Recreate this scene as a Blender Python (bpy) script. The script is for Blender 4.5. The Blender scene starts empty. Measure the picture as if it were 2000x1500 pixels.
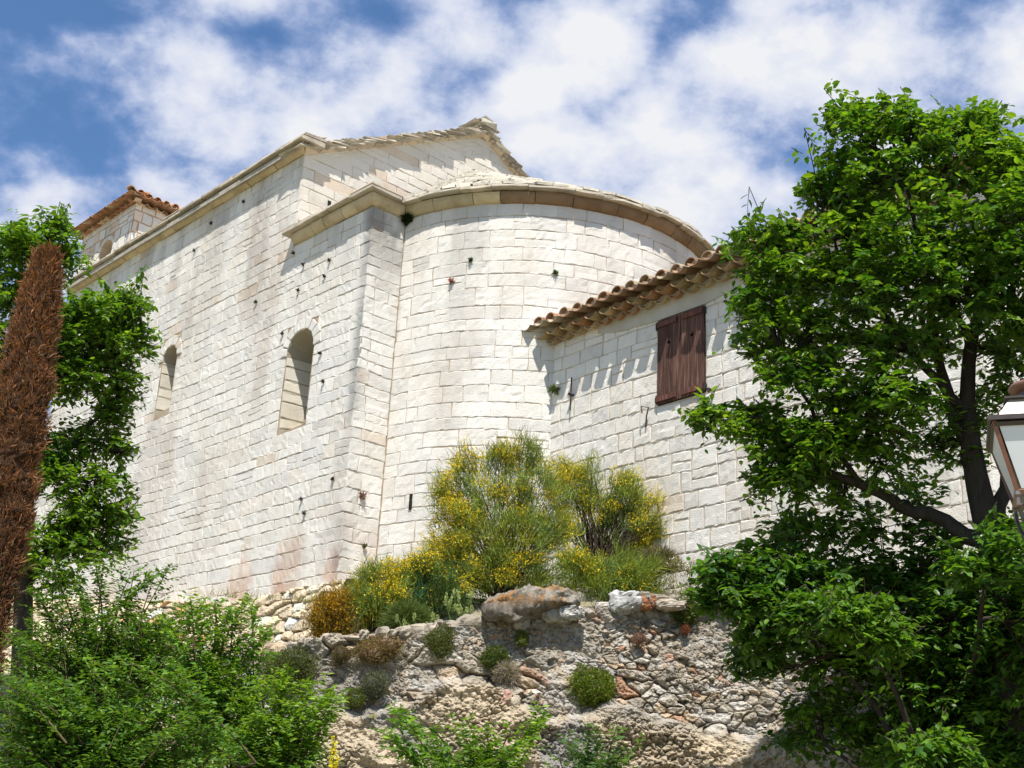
import bpy, math
import numpy as np
from math import sin, cos, radians, pi
S = bpy.context.scene
COL = S.collection

# ------------------------------------------------------------------ camera
FPX, PITCH, ROLL = 2508.4, .35637, .051795            # focal length in px of a 2000 px wide frame
_cp, _sp = cos(PITCH), sin(PITCH)
FWD = np.array([0, _cp, _sp]); _up = np.array([0, -_sp, _cp]); _rt = np.array([1., 0, 0])
CX = cos(ROLL)*_rt + sin(ROLL)*_up
CU = -sin(ROLL)*_rt + cos(ROLL)*_up
CAM = np.array([0, 0, 1.6])
cd = bpy.data.cameras.new('camera'); cam = bpy.data.objects.new('camera', cd); COL.objects.link(cam)
cd.sensor_width = 36; cd.lens = 36*FPX/2000; cd.clip_end = 3000; cd.clip_start = .05
from mathutils import Matrix
m = Matrix.Identity(4)
for i in range(3):
    m[i][0], m[i][1], m[i][2], m[i][3] = CX[i], CU[i], -FWD[i], CAM[i]
cam.matrix_world = m
S.camera = cam

def ray(x, y):
    d = FWD*FPX + CX*(x-1000) - CU*(y-750)
    return d/np.hypot(d[0], d[1])
def at(x, y, t): return CAM + ray(x, y)*t             # point seen at a photo pixel, t metres away on the ground plan
def plane_hit(x, y, P, n):
    d = ray(x, y); return CAM + d*(((P-CAM) @ n)/(d @ n))

# ------------------------------------------------------------------ plan of the place
AN = -.740095
dN = np.array([sin(AN), cos(AN), 0]); dE = np.array([cos(AN), -sin(AN), 0])   # along the nave to the west; across it to the north
C0 = at(657.5, 1143, 20.0)                           # foot of the choir corner
ZU = np.array([0, 0, 1.])
AA = -.7068
dA = np.array([sin(AA), cos(AA), 0]); nA = np.array([cos(AA), -sin(AA), 0])
A0 = at(1076, 780, 19.55)                            # where the annex meets the apse

# ------------------------------------------------------------------ light
THETA, ELEV = radians(48), radians(63)
sun_h = -dE*cos(THETA) - dN*sin(THETA)               # towards the sun, on plan
sun_d = sun_h*cos(ELEV) + ZU*sin(ELEV)
sl = bpy.data.lights.new('sun', 'SUN'); sl.energy = 5.0; sl.angle = radians(.5); sl.color = (1, .955, .88)
so = bpy.data.objects.new('sun', sl); COL.objects.link(so)
from mathutils import Vector
so.rotation_euler = Vector(sun_d).to_track_quat('Z', 'Y').to_euler()
S.view_settings.view_transform = 'Standard'; S.view_settings.look = 'None'
S.view_settings.exposure = 0.55; S.view_settings.gamma = 1

W = bpy.data.worlds.new('World'); S.world = W; W.use_nodes = True
def sky():
    nt = W.node_tree; N = nt.nodes; L = nt.links; N.clear()
    def new(t, **k):
        n = N.new(t)
        for a, b in k.items(): setattr(n, a, b)
        return n
    out = new('ShaderNodeOutputWorld')
    st = new('ShaderNodeTexSky'); st.sky_type = 'NISHITA'; st.sun_disc = False
    st.sun_elevation = ELEV; st.sun_rotation = math.atan2(sun_d[0], sun_d[1]); st.ozone_density = 3.0; st.dust_density = .3; st.air_density = 1.0
    b1 = new('ShaderNodeBackground'); b1.inputs[1].default_value = .10
    hs = new('ShaderNodeHueSaturation'); hs.inputs['Saturation'].default_value = 1.22; hs.inputs['Value'].default_value = 1.0
    L.new(st.outputs[0], hs.inputs['Color']); L.new(hs.outputs[0], b1.inputs[0])
    tc = new('ShaderNodeTexCoord')
    sep = new('ShaderNodeSeparateXYZ'); L.new(tc.outputs['Generated'], sep.inputs[0])
    zz = new('ShaderNodeMath', operation='MAXIMUM'); L.new(sep.outputs[2], zz.inputs[0]); zz.inputs[1].default_value = 0.02
    za = new('ShaderNodeMath', operation='ADD'); L.new(zz.outputs[0], za.inputs[0]); za.inputs[1].default_value = .5
    dv = new('ShaderNodeVectorMath', operation='DIVIDE'); L.new(tc.outputs['Generated'], dv.inputs[0])
    cb = new('ShaderNodeCombineXYZ')
    for i in range(3): L.new(za.outputs[0], cb.inputs[i])
    L.new(cb.outputs[0], dv.inputs[1])
    def noise(scale, det, rough, dist, off):
        mp = new('ShaderNodeMapping'); mp.inputs['Location'].default_value = off
        L.new(dv.outputs[0], mp.inputs[0])
        n = new('ShaderNodeTexNoise'); n.inputs['Scale'].default_value = scale; n.inputs['Detail'].default_value = det
        n.inputs['Roughness'].default_value = rough; n.inputs['Distortion'].default_value = dist
        L.new(mp.outputs[0], n.inputs['Vector']); return n.outputs[0]
    n1 = noise(8.5, 10, .55, .12, (3.1, 1.7, 0)); n2 = noise(19.0, 9, .62, .1, (.3, 5.2, 0)); n3 = noise(3.6, 3, .5, .2, (8., 2., 0))
    def add(a, b, k=1.0):
        mm = new('ShaderNodeMath', operation='MULTIPLY_ADD')
        L.new(b, mm.inputs[0]); mm.inputs[1].default_value = k; L.new(a, mm.inputs[2]); return mm.outputs[0]
    base = new('ShaderNodeMath', operation='MULTIPLY_ADD'); L.new(n1, base.inputs[0]); base.inputs[1].default_value = 2.5; base.inputs[2].default_value = -2.40
    cover = add(base.outputs[0], n2, 1.75)
    cover = add(cover, n3, .55)
    vm = new('ShaderNodeMapping'); vm.inputs['Location'].default_value = (1.3, 4.1, 0); L.new(dv.outputs[0], vm.inputs[0])
    wn = new('ShaderNodeTexNoise'); wn.inputs['Scale'].default_value = 14; wn.inputs['Detail'].default_value = 7; L.new(vm.outputs[0], wn.inputs['Vector'])
    wo = new('ShaderNodeVectorMath', operation='SCALE'); wo.inputs['Scale'].default_value = .11; L.new(wn.outputs['Color'], wo.inputs[0])
    wa = new('ShaderNodeVectorMath', operation='ADD'); L.new(vm.outputs[0], wa.inputs[0]); L.new(wo.outputs[0], wa.inputs[1])
    vo = new('ShaderNodeTexVoronoi'); vo.feature = 'SMOOTH_F1'; vo.inputs['Scale'].default_value = 13; vo.inputs['Smoothness'].default_value = .3; L.new(wa.outputs[0], vo.inputs['Vector'])
    cover = add(cover, vo.outputs['Distance'], -1.5)
    co = new('ShaderNodeMath', operation='ADD'); L.new(cover, co.inputs[0]); co.inputs[1].default_value = .86; cover = co.outputs[0]
    for (x, y, r, w) in CLOUDS:
        v = FWD*FPX + CX*(x-1000) - CU*(y-750); v /= np.linalg.norm(v)
        dp = new('ShaderNodeVectorMath', operation='DOT_PRODUCT'); L.new(tc.outputs['Generated'], dp.inputs[0]); dp.inputs[1].default_value = tuple(v)
        mr = new('ShaderNodeMapRange', interpolation_type='SMOOTHSTEP'); L.new(dp.outputs['Value'], mr.inputs[0])
        mr.inputs['From Min'].default_value = cos(math.atan(r/FPX)); mr.inputs['From Max'].default_value = 1.0
        cover = add(cover, mr.outputs[0], w*.62)
    clr = new('ShaderNodeMapRange', interpolation_type='SMOOTHSTEP'); L.new(sep.outputs[1], clr.inputs[0])  # clouds thinned in the unseen sky behind the camera, to deepen wall shadows
    clr.inputs['From Min'].default_value = .35; clr.inputs['From Max'].default_value = -.25; clr.inputs['To Min'].default_value = 0; clr.inputs['To Max'].default_value = -.42
    pl = new('ShaderNodeMath', operation='ADD'); L.new(cover, pl.inputs[0]); L.new(clr.outputs[0], pl.inputs[1]); cover = pl.outputs[0]
    fac = new('ShaderNodeMapRange', interpolation_type='SMOOTHSTEP'); L.new(cover, fac.inputs[0])
    fac.inputs['From Min'].default_value = -.58; fac.inputs['From Max'].default_value = .56
    fac.inputs['To Min'].default_value = .10; fac.inputs['To Max'].default_value = .97
    sc = new('ShaderNodeMapRange'); L.new(cover, sc.inputs[0]); sc.inputs['From Min'].default_value = -.35; sc.inputs['From Max'].default_value = 1.15
    cr = new('ShaderNodeValToRGB'); L.new(sc.outputs[0], cr.inputs[0])
    cr.color_ramp.elements[0].position = .05; cr.color_ramp.elements[0].color = (.41, .52, .84, 1)
    cr.color_ramp.elements[1].position = .85; cr.color_ramp.elements[1].color = (.93, .94, .97, 1)
    b2 = new('ShaderNodeBackground'); L.new(cr.outputs[0], b2.inputs[0]); b2.inputs[1].default_value = .66
    mx = new('ShaderNodeMixShader'); L.new(fac.outputs[0], mx.inputs[0]); L.new(b1.outputs[0], mx.inputs[1]); L.new(b2.outputs[0], mx.inputs[2])
    L.new(mx.outputs[0], out.inputs[0])
CLOUDS = [(290, 110, 170, .42), (410, 70, 110, .22), (250, 330, 260, .25), (420, 250, 200, .2), (640, 170, 170, .1), (820, 80, 150, .2), (980, 170, 260, .25),
          (1250, 250, 300, .45), (1450, 420, 200, .35), (1620, 90, 260, .4), (1900, 60, 220, .4), (1150, 130, 200, .25), (60, 190, 130, .25), (1300, 400, 260, .3),
          (40, 50, 240, -1.0), (1200, 410, 190, .6), (900, 170, 170, .55), (1500, 120, 150, .2), (170, 270, 120, -.12), (60, 370, 150, -.3), (1360, 70, 120, -.3), (1860, 250, 120, -.12), (1740, 120, 200, .6), (540, 90, 150, .25), (1620, 250, 110, -.12), (480, 320, 90, -.15), (1560, 380, 70, -.25)]
sky()

# ------------------------------------------------------------------ mesh helpers
RS = np.random.RandomState
class MB:
    def __init__(s): s.v = []; s.f = {}; s.c = []; s.n = 0
    def add(s, V, F, col):
        V = np.asarray(V, float).reshape(-1, 3); col = np.asarray(col, float)
        if col.ndim == 1: col = np.tile(col, (len(V), 1))
        s.v.append(V); s.c.append(col)
        for Fk in (F if isinstance(F, list) else [F]):
            Fk = np.asarray(Fk, int); s.f.setdefault(Fk.shape[1], []).append(Fk + s.n)
        s.n += len(V)
    def build(s, name, mat, parent=None, base=(0, 0, 0), smooth=False):
        V = np.concatenate(s.v) - np.asarray(base, float); C = np.concatenate(s.c)
        me = bpy.data.meshes.new(name)
        me.vertices.add(len(V)); me.vertices.foreach_set('co', V.astype('f4').ravel())
        loops = []; starts = []; tot = 0
        for k in sorted(s.f):
            A = np.concatenate(s.f[k]); loops.append(A.ravel()); starts.append(tot + np.arange(len(A))*k); tot += A.size
        loops = np.concatenate(loops); starts = np.concatenate(starts)
        me.loops.add(len(loops)); me.loops.foreach_set('vertex_index', loops.astype('i4'))
        me.polygons.add(len(starts)); me.polygons.foreach_set('loop_start', starts.astype('i4'))
        me.polygons.foreach_set('use_smooth', np.full(len(starts), bool(smooth)))
        a = me.color_attributes.new('col', 'FLOAT_COLOR', 'POINT')
        a.data.foreach_set('color', np.c_[C, np.ones(len(C))].astype('f4').ravel())
        me.update(calc_edges=True); me.validate()
        me.materials.append(mat)
        o = bpy.data.objects.new(name, me); COL.objects.link(o)
        if parent is not None: o.parent = parent
        else: o.location = base
        return o

def thing(name, label, cat, base, group=None):
    o = bpy.data.objects.new(name, None); COL.objects.link(o); o.location = base; o.empty_display_size = .2
    return tag(o, label, cat, group)
def tag(o, label, cat, group=None):
    o['label'] = label; o['category'] = cat
    if group: o['group'] = group
    return o

def grid_faces(nu, nv, off=0):
    i = np.arange(nu-1)[:, None]*nv + np.arange(nv-1)[None, :]
    i = i.ravel() + off
    return np.c_[i, i+nv, i+nv+1, i+1]
BOXF = np.array([[0, 1, 3, 2], [4, 6, 7, 5], [0, 4, 5, 1], [2, 3, 7, 6], [0, 2, 6, 4], [1, 5, 7, 3]])
def box(mb, o, ax, ay, az, col):
    """box from corner o along three edge vectors"""
    o, ax, ay, az = (np.asarray(q, float) for q in (o, ax, ay, az))
    V = [o + i*ax + j*ay + k*az for i in (0, 1) for j in (0, 1) for k in (0, 1)]
    mb.add(V, BOXF, col)
def rough_box(mb, o, ax, ay, az, col, rng, j=.15):
    o, ax, ay, az = (np.asarray(q, float) for q in (o, ax, ay, az))
    V = []
    for i in (0, 1):
        for jj in (0, 1):
            for k in (0, 1):
                r = rng.uniform(-j, j, 3)
                V.append(o + (i+r[0])*ax + (jj+r[1])*ay + (k+r[2]*.6)*az)
    mb.add(V, BOXF, col)
def tube(mb, pts, rad, col, n=6, cap=True):
    pts = np.asarray(pts, float); k = len(pts); rad = np.broadcast_to(rad, (k,))
    T = np.gradient(pts, axis=0); T /= np.linalg.norm(T, axis=1)[:, None] + 1e-9
    ref = np.array([.31, .17, .93]) if abs(T[0, 2]) < .9 else np.array([.95, .3, .05])
    A = np.cross(T, ref); A /= np.linalg.norm(A, axis=1)[:, None] + 1e-9
    B = np.cross(T, A)
    th = np.arange(n)*2*pi/n
    V = pts[:, None, :] + rad[:, None, None]*(np.cos(th)[None, :, None]*A[:, None, :] + np.sin(th)[None, :, None]*B[:, None, :])
    i = np.arange(k-1)[:, None]*n; j = np.arange(n)[None, :]; j2 = (j+1) % n
    F = np.stack([i+j, i+j2, i+n+j2, i+n+j], -1).reshape(-1, 4)
    mb.add(V.reshape(-1, 3), F, col)
def curve(p0, p1, bend, n=7, wob=0, rng=None):
    t = np.linspace(0, 1, n)[:, None]; p0 = np.asarray(p0, float); p1 = np.asarray(p1, float)
    P = p0*(1-t) + p1*t + np.asarray(bend, float)*(4*t*(1-t))
    if wob: P[1:-1] += rng.normal(0, wob, (n-2, 3))
    return P
def lathe(mb, c, prof, col, n=24):
    th = np.arange(n)*2*pi/n; prof = np.asarray(prof, float)
    V = np.stack([c[0] + prof[:, 0][:, None]*np.cos(th), c[1] + prof[:, 0][:, None]*np.sin(th), np.broadcast_to(c[2] + prof[:, 1][:, None], (len(prof), n))], -1)
    i = np.arange(len(prof)-1)[:, None]*n; j = np.arange(n)[None, :]; j2 = (j+1) % n
    mb.add(V.reshape(-1, 3), np.stack([i+j, i+j2, i+n+j2, i+n+j], -1).reshape(-1, 4), col)

def hash2(i, j, seed):
    h = (i.astype(np.int64)*374761393 + j.astype(np.int64)*668265263 + seed*982451653) & 0x7fffffff
    h = ((h ^ (h >> 13))*1274126177) & 0x7fffffff
    h = ((h ^ (h >> 16))*2246822519) & 0x7fffffff
    return (h & 0xfffff)/float(0xfffff)
def vnoise(x, y, seed=0):
    i = np.floor(x); j = np.floor(y); fx = x-i; fy = y-j
    fx = fx*fx*(3-2*fx); fy = fy*fy*(3-2*fy); i = i.astype(int); j = j.astype(int)
    return (hash2(i, j, seed)*(1-fx) + hash2(i+1, j, seed)*fx)*(1-fy) + (hash2(i, j+1, seed)*(1-fx) + hash2(i+1, j+1, seed)*fx)*fy
def fbm(x, y, o=4, seed=0, g=.5):
    s = 0; a = 1; t = 0
    for k in range(o):
        s = s + a*vnoise(x*2**k, y*2**k, seed+k*17); t += a; a *= g
    return s/t
def voro(x, y, cw, ch, seed=0, jit=.8):
    """irregular stones: distance to own centre, to the next, own cell hash"""
    gx = x/cw; gy = y/ch; i0 = np.floor(gx).astype(int); j0 = np.floor(gy).astype(int)
    F1 = np.full(x.shape, 9.); F2 = np.full(x.shape, 9.); ID = np.zeros(x.shape); DX = np.zeros(x.shape); DY = np.zeros(x.shape)
    for di in (-2, -1, 0, 1, 2):
        for dj in (-2, -1, 0, 1, 2):
            i = i0+di; j = j0+dj
            px = i + .5 + (hash2(i, j, seed)-.5)*jit + .5*(j % 2); py = j + .5 + (hash2(i, j, seed+5)-.5)*jit
            dx = gx-px; dy = gy-py; wgt = .8 + .5*hash2(i, j, seed+11)
            d = (np.abs(dx)**2.6 + np.abs(dy)**2.6)**(1/2.6)*wgt
            hh = hash2(i, j, seed+23)
            cl = d < F1
            F2 = np.where(cl, F1, np.minimum(F2, d)); ID = np.where(cl, hh, ID); DX = np.where(cl, dx, DX); DY = np.where(cl, dy, DY); F1 = np.where(cl, d, F1)
    return F1, F2, ID, DX, DY
def norm_(v): return v/np.linalg.norm(v)
def sstep(a, b, x):
    t = np.clip((x-a)/(b-a), 0, 1); return t*t*(3-2*t)

# ------------------------------------------------------------------ materials
def mat(name, rough=.9, bump=(), spec=.2, mottle=(), trans=0, metal=0, sheen=None):
    """colour from the mesh's own 'col' attribute, mottled by noise; bump = [(scale, detail, roughness, strength, stretch)]"""
    M = bpy.data.materials.new(name); M.use_nodes = True; nt = M.node_tree; N = nt.nodes; L = nt.links; N.clear()
    out = N.new('ShaderNodeOutputMaterial'); P = N.new('ShaderNodeBsdfPrincipled')
    P.inputs['Roughness'].default_value = rough; P.inputs['Specular IOR Level'].default_value = spec; P.inputs['Metallic'].default_value = metal
    at_ = N.new('ShaderNodeAttribute'); at_.attribute_name = 'col'; c = at_.outputs['Color']
    tc = N.new('ShaderNodeTexCoord')
    def nz(scale, det, rg, stretch=(1, 1, 1)):
        mp = N.new('ShaderNodeMapping'); mp.inputs['Scale'].default_value = stretch; L.new(tc.outputs['Object'], mp.inputs[0])
        n = N.new('ShaderNodeTexNoise'); n.inputs['Scale'].default_value = scale; n.inputs['Detail'].default_value = det; n.inputs['Roughness'].default_value = rg
        L.new(mp.outputs[0], n.inputs['Vector']); return n.outputs[0]
    for (scale, det, rg, lo, hi, col, stretch) in mottle:
        r = N.new('ShaderNodeMapRange'); r.inputs['From Min'].default_value = lo; r.inputs['From Max'].default_value = hi; L.new(nz(scale, det, rg, stretch), r.inputs[0])
        mx = N.new('ShaderNodeMix'); mx.data_type = 'RGBA'; mx.blend_type = 'MULTIPLY'
        L.new(r.outputs[0], mx.inputs[0]); L.new(c, mx.inputs[6]); mx.inputs[7].default_value = (*col, 1); c = mx.outputs[2]
    L.new(c, P.inputs['Base Color'])
    nrm = None
    for (scale, det, rg, strength, dist, stretch) in bump:
        b = N.new('ShaderNodeBump'); b.inputs['Strength'].default_value = strength; b.inputs['Distance'].default_value = dist
        L.new(nz(scale, det, rg, stretch), b.inputs['Height'])
        if nrm is not None: L.new(nrm, b.inputs['Normal'])
        nrm = b.outputs[0]
    if nrm is not None: L.new(nrm, P.inputs['Normal'])
    sh = P.outputs[0]
    if trans:
        t = N.new('ShaderNodeBsdfTranslucent')
        hs = N.new('ShaderNodeMix'); hs.data_type = 'RGBA'; hs.blend_type = 'MULTIPLY'; hs.inputs[0].default_value = 1
        L.new(c, hs.inputs[6]); hs.inputs[7].default_value = (1.55, 1.5, .5, 1); L.new(hs.outputs[2], t.inputs[0])
        mx = N.new('ShaderNodeMixShader'); mx.inputs[0].default_value = trans
        L.new(P.outputs[0], mx.inputs[1]); L.new(t.outputs[0], mx.inputs[2]); sh = mx.outputs[0]
    L.new(sh, out.inputs[0]); return M
I3 = (1, 1, 1)
M_STONE = mat('white_limestone', .92, [(8, 7, .72, .10, .04, (1, 1, 3.0)), (32, 5, .72, .62, .020, (1, 1, 1.8))], .15,
              [(.8, 6, .62, .46, .72, (.87, .83, .77), (1, 1, .45)), (3.5, 6, .65, .54, .78, (.84, .83, .82), (1, 1, .6)), (22, 5, .7, .58, .74, (.76, .74, .72), (1, 1, 2.2)), (15, 6, .72, .60, .70, (.62, .60, .57), (1, 1, 3.2))])  # the fine dark mottles paint shade lying in small pits
M_MORTAR = mat('sandy_mortar', .95, [(30, 5, .6, .5, .02, I3)], .1, [(4, 5, .6, .4, .7, (.75, .72, .7), I3)])
M_CORN = mat('cornice_stone', .9, [(14, 6, .65, .5, .03, I3)], .15, [(3, 6, .6, .45, .7, (.72, .68, .62), I3)])
M_LAUZE = mat('lauze_slabs', .92, [(16, 6, .65, .6, .03, I3)], .15, [(4, 6, .6, .45, .68, (.7, .68, .66), I3)])
M_TILE = mat('terracotta_tile', .85, [(40, 4, .6, .3, .01, I3)], .2, [(7, 5, .65, .42, .66, (.62, .6, .55), I3)])
M_ROCK = mat('weathered_rubble', .95, [(22, 8, .68, .8, .03, I3), (70, 3, .6, .4, .008, I3)], .1,
             [(9, 6, .7, .48, .68, (.62, .61, .6), I3), (34, 4, .6, .5, .7, (.75, .73, .7), I3)])
M_LEAF = mat('leaf', .40, (), .4, (), .42)
M_LEAF2 = mat('small_leaf', .5, (), .3, (), .36)
M_BROOM = mat('broom_shoots', .7, (), .2, (), .25)
M_FLOWER = mat('petals', .7, (), .2, (), .3)
M_DRY = mat('dead_cypress_spray', .9, (), .1, (), .12)
M_BARK = mat('bark', .9, [(30, 5, .6, .8, .02, (1, 1, .25))], .1, [(20, 4, .6, .4, .7, (.6, .6, .6), (1, 1, .3))])
M_WOOD = mat('weathered_shutter_paint', .75, [(60, 4, .6, .5, .01, (1, 1, .06))], .2,
             [(42, 6, .7, .42, .62, (.5, .5, .52), (1, 1, .05)), (30, 6, .7, .48, .68, (2.6, 2.8, 3.0), (1, 1, .06))])
M_IRON = mat('rusty_iron', .7, (), .3, [(25, 4, .6, .4, .7, (.6, .55, .5), I3)])
M_SOIL = mat('dry_soil', .95, [(6, 8, .65, .6, .08, I3)], .1, [(2, 6, .6, .4, .7, (.6, .7, .45), I3)])
M_COPPER = mat('aged_copper', .42, [(20, 3, .5, .1, .01, I3)], .5, [(9, 5, .6, .4, .7, (.75, .7, .66), I3)], 0, .25)
M_GLASS = mat('frosted_lamp_glass', .3, (), .5)
M_PLAST = mat('grey_lime_plaster', .95, [(18, 5, .6, .3, .01, I3)], .1, [(3, 5, .6, .4, .7, (.85, .83, .8), I3)])

# ------------------------------------------------------------------ masonry
WHITE = np.array([.775, .745, .685])
def stone_col(rng, tan=.06, low=0.):
    r = rng.rand()
    c = WHITE*rng.uniform(.9, 1.04)
    if r < tan*.35: c = np.array([.72, .635, .54])*rng.uniform(.9, 1.05)
    elif r < tan*.35+.12: c = np.array([.755, .715, .65])*rng.uniform(.93, 1.04)
    elif r < tan*.35+.22: c = np.array([.72, .695, .65])*rng.uniform(.92, 1.0)
    return np.clip(c, 0, .82)
def block(mb, mp, quad, rng, col, depth, rough, cell, stain=None):
    """one dressed stone; quad = (s,z) corners bl, br, tr, tl; mp(s, z, out) -> world"""
    q = np.asarray(quad, float)
    w = np.linalg.norm(q[1]-q[0]); h = np.linalg.norm(q[3]-q[0])
    q = q + rng.uniform(-1, 1, (4, 2))*min(.008, .12*min(w, h))
    nu = max(4, int(w/cell)+2); nv = max(4, int(h/cell)+2)
    def spaced(n, ln):
        u = np.linspace(0, 1, n); e = min(.014/max(ln, .03), .3)
        u[1] = min(u[1], e); u[-2] = max(u[-2], 1-e); return u
    U, V = np.meshgrid(spaced(nu, w), spaced(nv, h), indexing='ij')
    s = ((1-U)*(1-V))[..., None]*q[0] + (U*(1-V))[..., None]*q[1] + (U*V)[..., None]*q[2] + ((1-U)*V)[..., None]*q[3]
    edge = np.zeros(U.shape, bool); edge[0] = edge[-1] = True; edge[:, 0] = edge[:, -1] = True
    d = rng.normal(0, rough*.28, U.shape) + rng.uniform(-.003, .003) + (U-.5)*rng.uniform(-.003, .003) + (V-.5)*rng.uniform(-.003, .003)
    if rng.rand() < .16 and nv > 3:                       # a split or eroded bed line across the face
        k = rng.randint(1, nv-1); d[1:-1, k] -= rng.uniform(.004, .008)
    d[edge] -= rng.uniform(.001, .008, edge.sum())
    pit = (rng.rand(nu, nv) < .10) & ~edge; d[pit] -= rng.uniform(.003, .008, pit.sum()); d[~edge] = np.maximum(d[~edge], -.0072)
    ss = s + rng.uniform(-.005, .005, s.shape)*1.0
    P = mp(ss[..., 0].ravel(), ss[..., 1].ravel(), d.ravel())
    n = nu*nv
    ring = np.r_[np.arange(nu)*nv, (nu-1)*nv + np.arange(1, nv), np.arange(nu-2, -1, -1)*nv + nv-1, np.arange(nv-2, 0, -1)]
    sk = mp(ss[..., 0].ravel()[ring], ss[..., 1].ravel()[ring], np.full(len(ring), -depth))
    a = ring; b = np.roll(ring, -1); k = n + np.arange(len(ring)); kb = np.roll(k, -1)
    C = np.tile(col, (n+len(ring), 1))
    if stain is not None:
        C = C*stain(np.r_[ss[..., 0].ravel(), ss[..., 0].ravel()[ring]], np.r_[ss[..., 1].ravel(), ss[..., 1].ravel()[ring]])
    mb.add(np.r_[P, sk], [grid_faces(nu, nv), np.c_[b, a, k, kb]], C)
def courses(z0, z1, hmin, hmax, rng):
    zs = [z0]
    while zs[-1] < z1 - hmin*.6: zs.append(zs[-1] + rng.uniform(hmin, hmax))
    zs = np.array(zs); return z0 + (zs-z0)*(z1-z0)/(zs[-1]-z0)
def ashlar(mb, mp, zs, lim, wr, rng, joint=.009, depth=.035, rough=.007, cell=.075, excl=None, tan=.06, stain=None, colf=None):
    for z0, z1 in zip(zs[:-1], zs[1:]):
        a0, b0 = lim(z0); a1, b1 = lim(z1)
        gaps = sorted(excl(z0, z1)) if excl else []
        segs = []; la, lb = a0, a1
        for (g0, g1) in gaps:
            segs.append((la, lb, g0, g0)); la = lb = g1
        segs.append((la, lb, b0, b1))
        for (sa, sb, ea, eb) in segs:
            lo = max(sa, sb); hi = min(ea, eb)
            if max(ea, eb) - min(sa, sb) < .06: continue
            xs = [None]; x = lo
            if hi - lo > wr[0]*1.2:
                x = lo + rng.uniform(*wr)*(.6 if lo == sa == sb else 1)
                while x < hi - wr[0]*.55:
                    xs.append(x); x += rng.uniform(*wr)*(.6 if rng.rand() < .2 else 1)
            xs.append(None); j = joint/2
            for i in range(len(xs)-1):
                l0, l1 = (sa, sb) if xs[i] is None else (xs[i], xs[i])
                r0, r1 = (ea, eb) if xs[i+1] is None else (xs[i+1], xs[i+1])
                if r0-l0 < .04 and r1-l1 < .04: continue
                jj = j*rng.uniform(.2, 1.5)
                quad = [(l0+jj, z0+j), (max(r0-jj, l0+jj+.01), z0+j), (max(r1-jj, l1+jj+.01), z1-j), (l1+jj, z1-j)]
                c = colf(rng, .5*(l0+r0), .5*(z0+z1)) if colf else stone_col(rng, tan)
                if rng.rand() < .12 and z1-z0 > .24 and r0-l0 > .25:   # a course split into two thin stones
                    zm = z0 + (z1-z0)*rng.uniform(.4, .6)
                    block(mb, mp, [quad[0], quad[1], (quad[1][0], zm-j), (quad[0][0], zm-j)], rng, c, depth, rough, cell, stain)
                    block(mb, mp, [(quad[0][0], zm+j), (quad[1][0], zm+j), quad[2], quad[3]], rng, c*rng.uniform(.93, 1.03), depth, rough, cell, stain)
                else:
                    block(mb, mp, quad, rng, c, depth, rough, cell, stain)
def wavy(mp):
    def f(s, z, d):
        s = np.asarray(s, float); z = np.asarray(z, float)
        return mp(s, z + .07*(fbm(s*.55+20, z*.35+20, 3, 303)-.5) + .022*(fbm(s*2.3+20, z*1.1+20, 2, 305)-.5), d)
    return f
def planar(o, ds, n):
    o = np.asarray(o, float)
    def f(s, z, d): return np.stack([o[i] + ds[i]*s + n[i]*d + (z - o[2] if i == 2 else 0) for i in range(3)], -1)
    return f
def sheet(mb, mp, pts, d, col):
    """flat convex polygon of (s,z) points at depth d"""
    p = np.asarray(pts, float); V = mp(p[:, 0], p[:, 1], np.full(len(p), d)); mb.add(V, np.arange(len(p))[None, :], col)
MORT = np.array([.45, .36, .265])
def moulding(mb, F, s0, s1, prof, rng, seg, gap, colf, sub=1, m0=0, m1=0, jit=.008):
    """run of moulded stones. F(s, out, up) -> world; prof = closed (out, up) outline; m0/m1 mitre the ends (+1 convex corner, -1 re-entrant)"""
    xs = [s0]
    while xs[-1] < s1 - seg*.7: xs.append(xs[-1] + seg*rng.uniform(.7, 1.3))
    xs[-1] = s1 if len(xs) > 1 else xs[-1]
    if xs[-1] < s1: xs.append(s1)
    prof = np.asarray(prof, float); k = len(prof)
    for i in range(len(xs)-1):
        a = xs[i] + (gap/2 if i else 0); b = xs[i+1] - (gap/2 if i < len(xs)-2 else 0)
        dj = rng.uniform(-jit, jit, 2)
        V = []
        for t in np.linspace(0, 1, sub+1):
            pr = prof + dj + rng.uniform(-jit/2, jit/2, prof.shape)
            s = np.full(k, a + (b-a)*t)
            if i == 0 and m0: s = s - m0*pr[:, 0]*(1-t)
            if i == len(xs)-2 and m1: s = s + m1*pr[:, 0]*t
            V.append(F(s, pr[:, 0], pr[:, 1]))
        V = np.concatenate(V); r = np.arange(k); r2 = (r+1) % k; FF = []
        for t in range(sub): FF.append(np.c_[t*k+r, t*k+r2, (t+1)*k+r2, (t+1)*k+r])
        F1 = np.concatenate(FF); caps = np.array([r[::-1], sub*k + r])
        mb.add(V, [F1, caps], colf(rng, .5*(a+b)))
BULL = [(0, 0), (.05, .012), (.10, .05), (.135, .11), (.14, .17), (0, .17)]

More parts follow.
